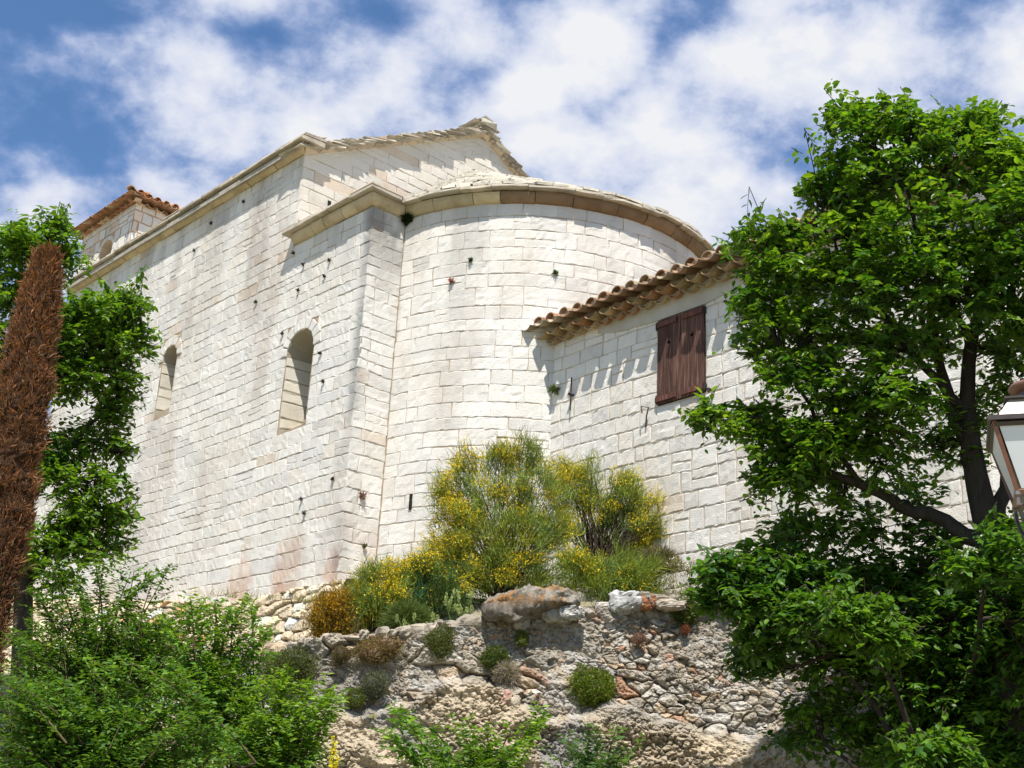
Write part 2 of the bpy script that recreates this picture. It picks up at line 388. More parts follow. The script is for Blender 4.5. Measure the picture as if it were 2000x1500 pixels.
# ---- the church
church = thing('stone_church', 'white limestone church with round apse and stone slab roofs above the rubble terrace wall', 'church', C0)
rg = RS(11)
Z0, ZE = C0[2]-.15, 12.16                             # foot of wall, underside of the choir cornice
ZN = 14.14
nave_mp = planar(C0, dN, -dE)
U_G, U_W = 2.45, 12.35
WIN1 = dict(a=1.40, b=2.24, sill=8.45, spring=9.90); WIN2 = dict(a=6.42, b=7.02, sill=9.85, spring=11.0)
for w in (WIN1, WIN2): w['c'] = (w['a']+w['b'])/2; w['r'] = (w['b']-w['a'])/2; w['top'] = w['spring']+w['r']
RING = .24
def nave_excl(z0, z1):
    g = []
    for w in (WIN1, WIN2):
        if z1 <= w['sill']-.02 or z0 >= w['top']+RING*.05: continue
        if z0 < w['spring']: h = w['r'] + .02
        else: h = math.sqrt(max(0, (w['r']+RING*.9)**2 - (.45*z0+.55*min(z1, w['top']+RING*.6)-w['spring'])**2))
        if z0 < w['spring'] < z1: h = w['r']+RING*.6
        if h > .03: g.append((w['c']-h, w['c']+h))
    return g
def nave_stain(s, z):
    n = fbm(s*1.3+7, z*.5, 4, 3)
    k = np.ones((len(s), 3))
    edge = sstep(.30, .05, s)*sstep(.42, .62, fbm(s*.5+3, z*.8, 3, 9))
    k *= 1 - .5*edge[:, None]*np.array([1, .98, .95])
    red = sstep(1.6, .0, z-Z0)*sstep(.5, .62, fbm(s*1.4, z*1.4, 4, 31))
    k *= 1 - .42*red[:, None]*np.array([.35, .8, 1.0])
    k *= 1 - .16*sstep(.50, .7, n)[:, None]*np.array([.8, .95, 1.])
    run_ = sstep(.5, .72, fbm(s*3.1, z*.25, 4, 47))*sstep(4.5, .2, ZN-z)
    k *= 1 - .20*run_[:, None]
    return k
mbw = MB(); mbm = MB()
zs = courses(Z0, ZE, .17, .30, rg)
zs_hi = courses(ZE, ZN, .18, .27, rg)
def lim_lo(z): return (0., U_W)
def lim_hi(z): return (U_G, U_W)
def nave_colf(r, s, z):
    c = stone_col(r, .05)
    if z < 8 and r.rand() < .12: c = np.array([.745, .685, .61])*r.uniform(.95, 1.05)
    return c
ashlar(mbw, wavy(nave_mp), zs, lim_lo, (.30, .80), rg, excl=nave_excl, stain=nave_stain, colf=nave_colf, rough=.0085, cell=.065)
ashlar(mbw, wavy(nave_mp), zs_hi, lim_hi, (.26, .6), rg, stain=nave_stain, rough=.006)
# voussoirs round both window heads
for w in (WIN1, WIN2):
    n = 9 if w is WIN1 else 7
    for i in range(n):
        t0 = pi*i/n + .02; t1 = pi*(i+1)/n - .02
        ri, ro = w['r']+.004, w['r']+RING*rg.uniform(.75, .98)
        q = [(w['c']+ri*cos(t0), w['spring']+ri*sin(t0)), (w['c']+ro*cos(t0), w['spring']+ro*sin(t0)), (w['c']+ro*cos(t1), w['spring']+ro*sin(t1)), (w['c']+ri*cos(t1), w['spring']+ri*sin(t1))]
        block(mbw, lambda a, b, c: nave_mp(a, b, np.asarray(c)+.012), q, rg, stone_col(rg, .05), .05, .005, .08)
side = mbw.build('side_wall', M_STONE, church, C0)
# mortar bed behind the stones, open at the windows
def strip(a, b, z0, z1): sheet(mbm, nave_mp, [(a, z0), (b, z0), (b, z1), (a, z1)], -.009, MORT)
strip(0.01, WIN1['a'], Z0, ZE); strip(WIN1['b'], WIN2['a'], Z0, ZE); strip(WIN2['b'], U_W, Z0, ZE); strip(U_G, U_W, ZE, ZN+.1)
strip(WIN1['a'], U_G, ZE, ZE+.02)
for w in (WIN1, WIN2):
    strip(w['a'], w['b'], Z0, w['sill'])
    th = np.linspace(pi, 0, 17); P = [(w['c']+w['r']*cos(t), w['spring']+w['r']*sin(t)) for t in th]
    for p, q in zip(P[:-1], P[1:]): sheet(mbm, nave_mp, [p, q, (q[0], ZE), (p[0], ZE)], -.009, MORT)
mbm.build('mortar', M_MORTAR, side, C0)
# splayed window recesses
def recess(w, depth, inner, name):
    mb = MB(); g = RS(5)
    def outline(r, cx, sill, spring):
        P = [(cx-r, sill)]
        P += [(cx-r, sill+(spring-sill)*k/5) for k in range(1, 5)]
        P += [(cx+r*cos(t), spring+r*sin(t)) for t in np.linspace(pi, 0, 13)]
        P += [(cx+r, sill+(spring-sill)*k/5) for k in range(4, 0, -1)] + [(cx+r, sill)]
        return np.array(P)
    nd = 7; rows = []
    for k in range(nd):
        t = k/(nd-1)
        rows.append((outline(w['r']*(1-t)+inner*t, w['c'], w['sill']+.62*t, w['spring']-.05*t), -.01-depth*t))
    V = []; n = len(rows[0][0])
    for P, d in rows: V.append(nave_mp(P[:, 0], P[:, 1], np.full(n, d)))
    V = np.concatenate(V) + g.normal(0, .005, (nd*n, 3))
    F = []; C = np.tile(WHITE*np.array([.52, .49, .43]), (nd*n, 1))  # darkened stone colour paints in the shade of the recess
    for k in range(nd-1):
        for i in range(n): F.append([k*n+i, k*n+(i+1) % n, (k+1)*n+(i+1) % n, (k+1)*n+i])
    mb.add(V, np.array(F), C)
    # separate jamb stones on the two reveals, so the courses show
    for sgn in (-1, 1):
        z = w['sill']+.1
        while z < w['spring']-.05:
            h = g.uniform(.18, .3); z1 = min(z+h, w['spring'])
            a = 0.0; bnd = [0, g.uniform(.4, .6), 1]
            for t0, t1 in zip(bnd[:-1], bnd[1:]):
                def mpj(s, zz, d, sgn=sgn):
                    r = w['r']*(1-s)+inner*s
                    return nave_mp(w['c']+sgn*(r-d-.012), np.maximum(zz, w['sill']+.62*s), -.01-depth*s)
                dz = .012
                block(mb, mpj, [(t0+.01, z+dz), (t1-.01, z+dz), (t1-.01, z1-dz), (t0+.01, z1-dz)], g, stone_col(g, .1)*(np.array([.95, .92, .85]) if t0 == 0 else np.array([.72, .68, .6])), .02, .002, .12)  # inner jamb stones coloured darker, as painted shade
            z = z1
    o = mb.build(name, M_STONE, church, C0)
    md = MB(); P, d = rows[-1]
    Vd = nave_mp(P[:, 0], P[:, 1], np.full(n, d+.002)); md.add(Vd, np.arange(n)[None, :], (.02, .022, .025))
    md.build('pane', M_GLASS, o, C0)
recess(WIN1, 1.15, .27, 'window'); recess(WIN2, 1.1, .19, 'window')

# east face of the choir corner and the apse
mb = MB(); rg = RS(21)
pier_mp = planar(C0, dE, -dN)
def pier_stain(s, z):
    k = np.ones((len(s), 3)); e = sstep(.42, .62, fbm(s*2+3, z*.8, 3, 19))*sstep(.5, .0, s)
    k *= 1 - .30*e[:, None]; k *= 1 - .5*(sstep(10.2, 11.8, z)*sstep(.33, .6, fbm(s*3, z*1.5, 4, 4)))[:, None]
    red = sstep(1.6, .0, z-Z0)*sstep(.5, .62, fbm(s*1.4+5, z*1.4, 4, 33)); k *= 1 - .4*red[:, None]*np.array([.35, .8, 1.0])
    return k
AC = np.array([4.25, -.5]); AR = 3.57                 # apse centre (north, west-of-face) and radius
E_S = AC[0] - math.sqrt(AR**2 - AC[1]**2)             # where the apse springs from the pier
ashlar(mb, wavy(pier_mp), zs, lambda z: (0, E_S), (.3, .5), rg, stain=pier_stain, rough=.008, cell=.06, tan=.07)
pier = mb.build('corner_pier', M_STONE, church, C0)
mb = MB(); sheet(mb, pier_mp, [(.01, Z0), (E_S+.05, Z0), (E_S+.05, ZE+.1), (.01, ZE+.1)], -.009, MORT); mb.build('mortar', M_MORTAR, pier, C0)
TH0 = math.atan2(-AC[1], -(AC[0]-E_S))                # angle at the springing; runs towards 0 (north side)
def apse_pt(th, r, z):
    E = AC[0] + r*np.cos(th); e = AC[1] + r*np.sin(th)
    return np.stack([C0[i] + dE[i]*E - dN[i]*e + (z - C0[2] if i == 2 else 0) for i in range(3)], -1)
th_a = pi - math.asin(.5/AR)
def apse_mp(s, z, d): return apse_pt(th_a - np.asarray(s)/AR, AR + np.asarray(d), np.asarray(z))
ARC = (th_a + .25)*AR
mb = MB(); rg = RS(31)
zsa = courses(Z0, ZE, .20, .35, rg)
def apse_stain(s, z):
    k = np.ones((len(s), 3)); n = fbm(s*.9, z*.45+3, 4, 77)
    k *= 1 - .16*sstep(.5, .68, n)[:, None]*np.array([.75, .9, 1.])
    k *= 1 - .22*(sstep(.5, .7, fbm(s*2.6, z*.3, 4, 87))*sstep(3.5, .1, ZE-z))[:, None]
    return k
ashlar(mb, wavy(apse_mp), zsa, lambda z: (0.01, ARC), (.34, .72), rg, stain=apse_stain, rough=.0075, cell=.065, tan=.04)
aw = mb.build('apse_wall', M_STONE, church, C0)
mb = MB(); k = 60; ss = np.linspace(0, ARC, k); V = np.concatenate([apse_mp(ss, np.full(k, Z0), np.full(k, -.009)), apse_mp(ss, np.full(k, ZE+.1), np.full(k, -.009))])
i = np.arange(k-1); mb.add(V, np.c_[i, i+1, k+i+1, k+i], MORT*1.1); mb.build('mortar', M_MORTAR, aw, C0)

# cornices
def F_nave(z): return lambda s, o, u: nave_mp(s, z+np.asarray(u), np.asarray(o))
def F_pier(z): return lambda s, o, u: pier_mp(s, z+np.asarray(u), np.asarray(o))
def F_apse(z): return lambda s, o, u: apse_mp(s, z+np.asarray(u), np.asarray(o))
def c_cream(r, s): return np.array([.60, .50, .34])*r.uniform(.85, 1.05)
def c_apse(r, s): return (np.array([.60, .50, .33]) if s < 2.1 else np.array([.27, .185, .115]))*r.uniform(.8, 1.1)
def c_slab(r, s): return np.array([.50, .44, .35])*r.uniform(.8, 1.1)
SLAB = [(-.3, .19), (.225, .185), (.24, .20), (.232, .245), (-.3, .28)]
SLAB2 = [(-.3, .30), (.17, .262), (.19, .28), (.18, .315), (-.3, .36)]
rg = RS(41)
def run(name, m_, *jobs):
    mb = MB()
    for (F, a, b, pr, sg, gp, cf, kw) in jobs: moulding(mb, F, a, b, pr, rg, sg, gp, cf, **kw)
    return mb.build(name, m_, church, C0)
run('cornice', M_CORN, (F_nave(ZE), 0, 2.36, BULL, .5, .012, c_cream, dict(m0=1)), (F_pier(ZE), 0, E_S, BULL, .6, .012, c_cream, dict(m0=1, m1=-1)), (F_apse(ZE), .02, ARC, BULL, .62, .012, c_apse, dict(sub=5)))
run('cornice', M_CORN, (F_nave(ZN), U_G-.02, U_W+.1, BULL, .5, .012, c_cream, dict(m0=1)))
lo, hi = [], []
for pr in (SLAB, SLAB2):
    lo += [(F_nave(ZE), 0, 2.52 if pr is SLAB else 2.45, pr, .6, .006, c_slab, dict(m0=1, jit=.016)), (F_pier(ZE), 0, E_S-.06, pr, .6, .004, c_slab, dict(m0=1, m1=-1, jit=.012)), *([(F_apse(ZE), -.05, ARC, pr, .6, .008, c_slab, dict(sub=4, jit=.018))] if pr is SLAB else [])]
    hi += [(F_nave(ZN), U_G-.25, U_W+.15, pr, .7, .006, c_slab, dict(jit=.018))]
run('eave_slabs', M_LAUZE, *lo); run('eave_slabs', M_LAUZE, *hi)

# gable wall above the choir
gable_mp = planar(C0 + dN*U_G, dE, -dN)
HALF, RISE = 4.45, .545
mb = MB(); rg = RS(51)
def g_lim(z):
    k = max(0, (z-ZN)/RISE); return (k, max(k+.02, 2*HALF-k))
zg = courses(ZE-.1, ZN + HALF*RISE - .08, .18, .30, rg)
ashlar(mb, gable_mp, zg, g_lim, (.32, .75), rg, rough=.006, cell=.09, tan=.12, colf=lambda r, s, z: np.array([.73, .68, .60])*r.uniform(.9, 1.04) if r.rand() > .05 else np.array([.68, .57, .46]))
gw = mb.build('gable_wall', M_STONE, church, C0)
mb = MB(); sheet(mb, gable_mp, [(.01, ZE-.1), (2*HALF-.01, ZE-.1), (2*HALF-.01, ZN+.05), (HALF, ZN+HALF*RISE+.05), (.01, ZN+.05)], -.009, MORT*1.05); mb.build('mortar', M_MORTAR, gw, C0)
sl_len = math.hypot(1, RISE); cs, sn = 1/sl_len, RISE/sl_len
def F_vl(s, o, u):
    return gable_mp(np.asarray(s)*cs - np.asarray(u)*sn, ZN + np.asarray(s)*sn + np.asarray(u)*cs, np.asarray(o))
def F_vr(s, o, u):
    return gable_mp(2*HALF - np.asarray(s)*cs + np.asarray(u)*sn, ZN + np.asarray(s)*sn + np.asarray(u)*cs, np.asarray(o))
mb = MB()
VB = [(0, -.02), (.05, 0), (.10, .04), (.135, .10), (.14, .16), (0, .16)]
cg = lambda r, s: np.array([.62, .50, .36])*r.uniform(.85, 1.08)
moulding(mb, F_vl, -.02, HALF*sl_len, VB, rg, .42, .012, cg)
moulding(mb, F_vr, -.02, HALF*sl_len, VB, rg, .42, .012, cg)
mb.build('gable_cornice', M_CORN, church, C0)
# lauze roof of the nave: stepped slabs along the verge, plain slope behind
mb = MB(); rg = RS(61)
for sgn in (0, 1):
    n = 52
    for i in range(n):
        E = -.22 + (HALF+.1)*i/(n-1); z = ZN + .16 + max(E, -.25)*RISE
        for lay in range(2):
            th = rg.uniform(.035, .055); ln = rg.uniform(.36, .5); out = rg.uniform(.10, .19); dep = rg.uniform(.5, .8)
            tilt = rg.uniform(.16, .30)
            E0 = E + lay*.05 + rg.uniform(-.02, .02); z0 = z - .02 + .045*lay + rg.uniform(-.008, .008)
            o = gable_mp(E0, z0, out) if sgn == 0 else gable_mp(2*HALF-E0, z0, out)
            ex = dE if sgn == 0 else -dE
            c = np.array([.46, .405, .32])*rg.uniform(.75, 1.15)
            if rg.rand() < .12: c = np.array([.62, .58, .5])
            rough_box(mb, o, ex*ln + ZU*tilt*ln, dN*dep, ZU*th, c, rg, .10)
zr = ZN+.22
def roofpt(E, u): return C0 + dE*E + dN*u + ZU*(zr - C0[2] + RISE*(E if E <= HALF else 2*HALF-E))
for (Ea, Eb) in ((-.2, HALF), (HALF, 2*HALF+.2)):
    V = [roofpt(Ea, U_G), roofpt(Eb, U_G), roofpt(Eb, U_W), roofpt(Ea, U_W)]
    mb.add(np.r_[V, np.array(V)-ZU*.1], np.array([[0, 1, 2, 3], [7, 6, 5, 4], [0, 4, 5, 1], [1, 5, 6, 2], [2, 6, 7, 3], [3, 7, 4, 0]]), (.44, .40, .33))
# slabs lapped along the south eave so the edge is uneven
u = U_G-.2
u = U_G+.05
while u < U_W+.1:
    w = rg.uniform(.35, .8); o = nave_mp(u, ZN+.30+rg.uniform(-.01, .012), rg.uniform(.13, .19))
    rough_box(mb, o, dN*w, dE*.6+ZU*.6*RISE*.85, ZU*rg.uniform(.035, .055), np.array([.50, .45, .37])*rg.uniform(.8, 1.15), rg, .05); u += w
# ridge stone
o = gable_mp(HALF-.2, ZN+HALF*RISE+.16, .2)
rough_box(mb, o, dE*.4, dN*.5, ZU*.12, (.55, .51, .43), rg, .12)
rough_box(mb, o+ZU*.11+dE*.06, dE*.28, dN*.4, ZU*.09, (.60, .57, .5), rg, .14)
mb.build('slab_roof', M_LAUZE, church, C0)
# half-cone roof of the apse
mb = MB(); rg = RS(71)
APEX = np.array([4.25, 2.45, 15.55])                   # north, west, height
ZR = ZE+.25
def cone(th, k):
    rr = 3.72; E = AC[0]+rr*np.cos(th); e = AC[1]+rr*np.sin(th)
    E = E*(1-k)+APEX[0]*k; e = e*(1-k)-APEX[1]*k; z = ZR*(1-k)+APEX[2]*k
    return np.stack([C0[i] + dE[i]*E - dN[i]*e + (z - C0[2] if i == 2 else 0) for i in range(3)], -1)
ths = np.linspace(-.25, pi+.2, 50); ks = np.linspace(0, 1, 8); TT, KK = np.meshgrid(ths, ks, indexing='ij')
mb.add(cone(TT.ravel(), KK.ravel()), grid_faces(50, 8), (.50, .46, .38))
ctr = cone(np.array([0.]), np.array([1.]))[0]
for r in range(17):
    k = r/17.0; n = max(8, int(46*(1-k)))
    off = rg.rand()
    for i in range(n):
        t = -.2 + (pi+.35)*(i+off)/n; dt = (pi+.35)/n*rg.uniform(.8, 1.02); kk = k + rg.uniform(-.012, .012)
        a = cone(np.array([t, t+dt, t, t+dt]), np.array([kk, kk+rg.uniform(-.008, .008), kk+.085, kk+.085]))
        lift = np.array([.052, .052, .012, .012])*rg.uniform(.7, 1.4); th = rg.uniform(.03, .05)
        a = a + ZU*lift[:, None] + rg.normal(0, .006, (4, 3))
        V = np.array([a[0], a[0]+ZU*th, a[2], a[2]+ZU*th, a[1], a[1]+ZU*th, a[3], a[3]+ZU*th])
        c = np.array([.66, .61, .51])*rg.uniform(.75, 1.15)
        mb.add(V, BOXF, c)
mb.build('apse_roof', M_LAUZE, church, C0)
# roof and plain mass behind the choir cornice, rear walls (unseen from here)
mb = MB()
P = [C0+dE*.05+dN*.05, C0+dE*.05+dN*U_G, C0+dE*2.5+dN*U_G]
mb.add([P[0]+ZU*(ZE+.3-C0[2]), P[1]+ZU*(ZE+.32-C0[2]), P[2]+ZU*(13.3-C0[2]), C0+dE*E_S+dN*.0+ZU*(ZE+.33-C0[2])], np.array([[0, 3, 2, 1]]), (.5, .46, .38))
mb.build('choir_roof', M_LAUZE, church, C0)
mb = MB()
n0 = C0+dN*U_W; q = [n0+dE*.02, n0+dE*2*HALF, C0+dN*U_G+dE*2*HALF]
for a, b in ((q[0], q[1]), (q[1], q[2])):
    mb.add([a-ZU*.2, b-ZU*.2, b+ZU*(ZN-C0[2]), a+ZU*(ZN-C0[2])], np.array([[0, 1, 2, 3]]), WHITE*.95)
mb.add([q[0]+ZU*(ZN-C0[2]), q[1]+ZU*(ZN-C0[2]), n0+dE*HALF+ZU*(ZN+HALF*RISE-C0[2])], np.array([[0, 1, 2]]), WHITE*.95)
mb.build('rear_wall', M_STONE, church, C0)

def shade_box(name, P, ax, n_, w, h):  # shallow dark box on the wall, painted as the shade of an opening
    mb = MB(); box(mb, P - ax*w/2 - ZU*h/2 - n_*.02, ax*w, n_*.024, ZU*h, (.03, .028, .025)); mb.build(name, M_MORTAR, church, C0)
shade_box('drain_slot_shade', apse_mp(np.array([.62]), np.array([6.93]), np.array([.012]))[0], apse_mp(np.array([.7]), np.array([7.]), np.array([0.]))[0]-apse_mp(np.array([.6]), np.array([7.]), np.array([0.]))[0], norm_((apse_mp(np.array([.62]), np.array([7.]), np.array([1.]))-apse_mp(np.array([.62]), np.array([7.]), np.array([0.])))[0]), .5, .26)
shade_box('putlog_hole_shade', gable_mp(.68, 13.35, .012), dE, -dN, .07, .10)
shade_box('putlog_hole_shade', gable_mp(1.9, 14.15, .012), dE, -dN, .06, .06)

# ---- canal tiles
def canal(mb, p0, p1, r, up, side_, col, convex=True, n=6, thick=.014, taper=.82):
    """one half-round clay tile from p0 (low, wide end) to p1"""
    p0 = np.asarray(p0, float); p1 = np.asarray(p1, float); th = np.linspace(0, pi, n+1); V = []
    for (p, rr) in ((p0, r), (p1, r*taper)):
        for q in (rr, rr-thick):
            V.append(p + q*np.cos(th)[:, None]*side_ + (.92 if convex else -.66)*q*np.sin(th)[:, None]*up)
    V = np.concatenate(V); k = n+1; i = np.arange(n); F = []
    F.append(np.c_[i, i+1, 2*k+i+1, 2*k+i]); F.append(np.c_[k+i+1, k+i, 3*k+i, 3*k+i+1])
    F.append(np.c_[i, k+i, k+i+1, i+1]); F.append(np.c_[2*k+i, 2*k+i+1, 3*k+i+1, 3*k+i])
    F.append(np.array([[0, 2*k, 3*k, k], [n, k+n, 3*k+n, 2*k+n]]))
    mb.add(V, np.concatenate(F), col)
def plug(mb, p, r, up, side_, fw, col, n=6):
    th = np.linspace(0, pi, n+1)
    V = np.r_[[p], p + r*np.cos(th)[:, None]*side_ + r*.92*np.sin(th)[:, None]*up]
    i = np.arange(1, n+1); mb.add(V, np.c_[np.zeros(n, int), i, i+1], col)
def clay(r, kind):
    if kind == 'tan': c = np.array([.52, .385, .22])*r.uniform(.8, 1.1); return c if r.rand() > .12 else np.array([.44, .24, .13])
    if kind == 'red': c = np.array([.47, .24, .13])*r.uniform(.7, 1.2); return c if r.rand() > .3 else np.array([.60, .42, .28])*r.uniform(.85, 1.1)
    c = np.array([.40, .255, .165])*r.uniform(.65, 1.15); return c if r.rand() > .5 else np.array([.50, .40, .28])*r.uniform(.75, 1.1)

# ---- bell tower on the west end of the nave
TW = dict(u0=9.66, u1=12.36, z0=ZN+.1, z1=15.72, E0=.02, E1=2.9)
mb = MB(); rg = RS(81)
tow_s = planar(C0 + dE*TW['E0'], dN, -dE); tow_e = planar(C0 + dN*TW['u0'], dE, -dN)
ztw = courses(TW['z0'], TW['z1'], .17, .28, rg)
OC, OZ, OR = 10.92, 14.78, .36
def oc_ex(z0, z1):
    if z1 < OZ-OR-.1 or z0 > OZ+OR+.08: return []
    m = min(abs(z0-OZ), abs(z1-OZ)) if not z0 < OZ < z1 else 0
    h = math.sqrt(max(0, (OR+.06)**2-m*m)); return [(OC-h, OC+h)] if h > .05 else []
tcol = lambda r, s, z: stone_col(r, .04) if r.rand() > .2 else np.array([.70, .58, .48])*r.uniform(.9, 1.1)
ashlar(mb, tow_s, ztw, lambda z: (TW['u0'], TW['u1']), (.22, .5), rg, excl=oc_ex, colf=tcol, joint=.03, rough=.008)
ashlar(mb, tow_e, ztw, lambda z: (TW['E0'], TW['E1']), (.22, .45), rg, colf=tcol, joint=.035, rough=.008)
n = 16
for i in range(n):
    t0, t1 = 2*pi*i/n+.02, 2*pi*(i+1)/n-.02; f = lambda r, t: (OC+r*cos(t), OZ+r*sin(t))
    block(mb, tow_s, [f(OR, t0), f(OR+.1, t0), f(OR+.1, t1), f(OR, t1)], rg, stone_col(rg, .1), .03, .004, .1)
tower = mb.build('bell_tower', M_STONE, church, C0)
mb = MB(); TM = MORT*np.array([1.1, 1.0, .95])
th = np.linspace(0, 2*pi, 33); ring = [(OC+OR*cos(t), OZ+OR*sin(t)) for t in th]
def tosq(p):
    dx, dz = p[0]-OC, p[1]-OZ; k = (OR+.15)/max(abs(dx), abs(dz)); return (OC+dx*k, OZ+dz*k)
for p, q in zip(ring[:-1], ring[1:]): sheet(mb, tow_s, [p, q, tosq(q), tosq(p)], -.009, TM)
R2 = OR+.15
for (a, b, c, d) in ((TW['u0'], OC-R2, TW['z0'], TW['z1']), (OC+R2, TW['u1'], TW['z0'], TW['z1']), (OC-R2, OC+R2, TW['z0'], OZ-R2), (OC-R2, OC+R2, OZ+R2, TW['z1'])):
    if d > c: sheet(mb, tow_s, [(a, c), (b, c), (b, d), (a, d)], -.009, TM)
sheet(mb, tow_e, [(TW['E0'], TW['z0']), (TW['E1'], TW['z0']), (TW['E1'], TW['z1']), (TW['E0'], TW['z1'])], -.009, TM)
for (a, b) in ((np.array([TW['E0'], TW['u1']]), np.array([TW['E1'], TW['u1']])), (np.array([TW['E1'], TW['u1']]), np.array([TW['E1'], TW['u0']]))):
    pa = C0+dE*a[0]+dN*a[1]; pb = C0+dE*b[0]+dN*b[1]
    mb.add([pa+ZU*(TW['z0']-C0[2]), pb+ZU*(TW['z0']-C0[2]), pb+ZU*(TW['z1']-C0[2]), pa+ZU*(TW['z1']-C0[2])], np.array([[0, 1, 2, 3]]), TM)
mb.build('mortar', M_MORTAR, tower, C0)
mb = MB()                                             # the round opening: a stone barrel closed at the back
for i in range(32):
    p, q = ring[i], ring[i+1]; V = [tow_s(p[0], p[1], -.01), tow_s(q[0], q[1], -.01), tow_s(q[0], q[1], -.55), tow_s(p[0], p[1], -.55)]
    mb.add(V, np.array([[0, 1, 2, 3]]), np.array([.62, .52, .40])*(.9+.1*((i//2) % 2)))
mb.add(tow_s(np.array([p[0] for p in ring[:-1]]), np.array([p[1] for p in ring[:-1]]), np.full(32, -.55)), np.arange(32)[None, :], (.5, .43, .33))
mb.build('round_opening', M_STONE, tower, C0)
mb = MB(); mbp = MB(); rg = RS(91)
def tile_eave(mb, mpf, a, b, zw, kind, pitch, rad, rows, slope, length, skipplug=False, fw=None, up=ZU, side_=None, step=.13, tip=.15, lenf=None):
    """genoise of clay tiles under a canal tile roof edge; mpf(s, z, out)"""
    n = int(round((b-a)/pitch))
    for i in range(n+1):
        s = a + (b-a)*i/n
        for r in range(rows):                          # projecting channel tiles, hollow side up
            out = step*(r+1); z = zw + .10*r + rad*.9
            ss = s + (pitch/2 if r % 2 else 0) + rg.uniform(-.01, .01)
            canal(mb, mpf(ss, z, out+rg.uniform(-.012, .012)), mpf(ss, z+.02, -.05), rad*.98, up, side_, clay(rg, kind), convex=False)
        zc = zw + .10*rows + rad*1.0
        out = step*rows + tip
        for j in range(int((length if lenf is None else min(length, lenf(s)))/.38)):
            o0 = out - j*.38; o1 = o0 - .46
            canal(mb, mpf(s, zc+(out-o0)*slope+rg.uniform(-.008, .008), o0+rg.uniform(-.02, .02)), mpf(s, zc+(out-o1)*slope-.012, o1), rad*.86, up, side_, clay(rg, 'mix' if kind == 'tan' else kind), convex=False, taper=.85)
            oc0 = o0 - .12; oc1 = oc0 - .46; sc = s + pitch/2
            pz = zc + .035 + (out-oc0)*slope + rg.uniform(-.01, .01)
            canal(mb, mpf(sc+rg.uniform(-.012, .012), pz, oc0+rg.uniform(-.02, .02)), mpf(sc, pz+.44*slope-.012, oc1), rad*.84, up, side_, clay(rg, 'mix' if kind == 'tan' else 'red'), convex=True, taper=.85)
            if j == 0 and not skipplug:
                plug(mb, mpf(sc, pz-.01, oc0-.10), rad*.8, up, side_, None, np.array([.66, .55, .44])*rg.uniform(.9, 1.1))
zt = TW['z1']
tile_eave(mb, tow_s, TW['u0']-.12, TW['u1']+.1, zt-.1, 'red', .235, .105, 1, .30, 1.3, side_=dN, tip=.17, lenf=lambda q: .5+max(0, min(q-TW['u0'], TW['u1']-q)))
tile_eave(mb, tow_e, TW['E0']-.1, TW['E1'], zt-.1, 'red', .235, .105, 1, .30, 1.3, side_=dE, tip=.17, lenf=lambda q: .5+max(0, q-TW['E0']))
# hip tiles and the pyramid they cover
ap = C0 + dE*(TW['E0']+1.4) + dN*(TW['u0']+1.4) + ZU*(zt+.62-C0[2])
co = [C0+dE*(TW['E0']-.3)+dN*(TW['u0']-.3), C0+dE*(TW['E0']-.3)+dN*(TW['u1']+.3), C0+dE*(TW['E1']+.3)+dN*(TW['u1']+.3), C0+dE*(TW['E1']+.3)+dN*(TW['u0']-.3)]
mb.add([c+ZU*(zt+.1-C0[2]) for c in co]+[ap], [np.array([[1, 0, 4], [2, 1, 4], [3, 2, 4], [0, 3, 4]]), np.array([[0, 1, 2, 3]])], (.42, .24, .14))
hd = ap - (co[0]+ZU*(zt+.16-C0[2])); hd /= np.linalg.norm(hd); sd = np.cross(hd, ZU); sd /= np.linalg.norm(sd)
for j in range(4):
    p = co[0]+ZU*(zt+.10-C0[2]) - hd*.03 + hd*.36*j
    canal(mb, p, p+hd*.44, .11, np.cross(sd, hd), sd, (.58, .36, .22) if j else (.60, .44, .32))
tr = mb.build('tile_roof', M_TILE, tower, C0)

# ---- the annex: small stone house against the apse
ANX = thing('stone_house', 'low white stone house with clay tile eave and brown shutters beside the apse', 'house', A0 - ZU*(A0[2]-5.3))
AB = np.array(ANX.location)
anx_mp = planar(A0, -dA, -nA)
AZ0, AZ1, AL = 4.7, 9.60, 7.45
WS = dict(a=2.335, b=3.245, z0=7.985, z1=9.335)
mb = MB(); rg = RS(101)
za = courses(AZ0, AZ1, .22, .34, rg)
def a_ex(z0, z1):
    if z1 <= WS['z0']+.05 or z0 >= WS['z1']-.02: return []
    return [(WS['a']-.01, WS['b']+.01)]
def a_col(r, s, z):
    c = stone_col(r, .04)
    return c*np.array([1, 1, 1.0])
ashlar(mb, wavy(anx_mp), za, lambda z: (0.02, AL), (.24, .52), rg, excl=a_ex, joint=.022, depth=.03, rough=.0095, cell=.06, colf=a_col)
hw = mb.build('wall', M_STONE, ANX, AB)
mb = MB(); AM = np.array([.62, .54, .44])
for (a, b, c, d) in ((-.05, WS['a'], AZ0, AZ1+.5), (WS['b'], AL, AZ0, AZ1+.5), (WS['a'], WS['b'], AZ0, WS['z0']), (WS['a'], WS['b'], WS['z1'], AZ1+.5)):
    sheet(mb, anx_mp, [(a, c), (b, c), (b, d), (a, d)], -.010, AM)
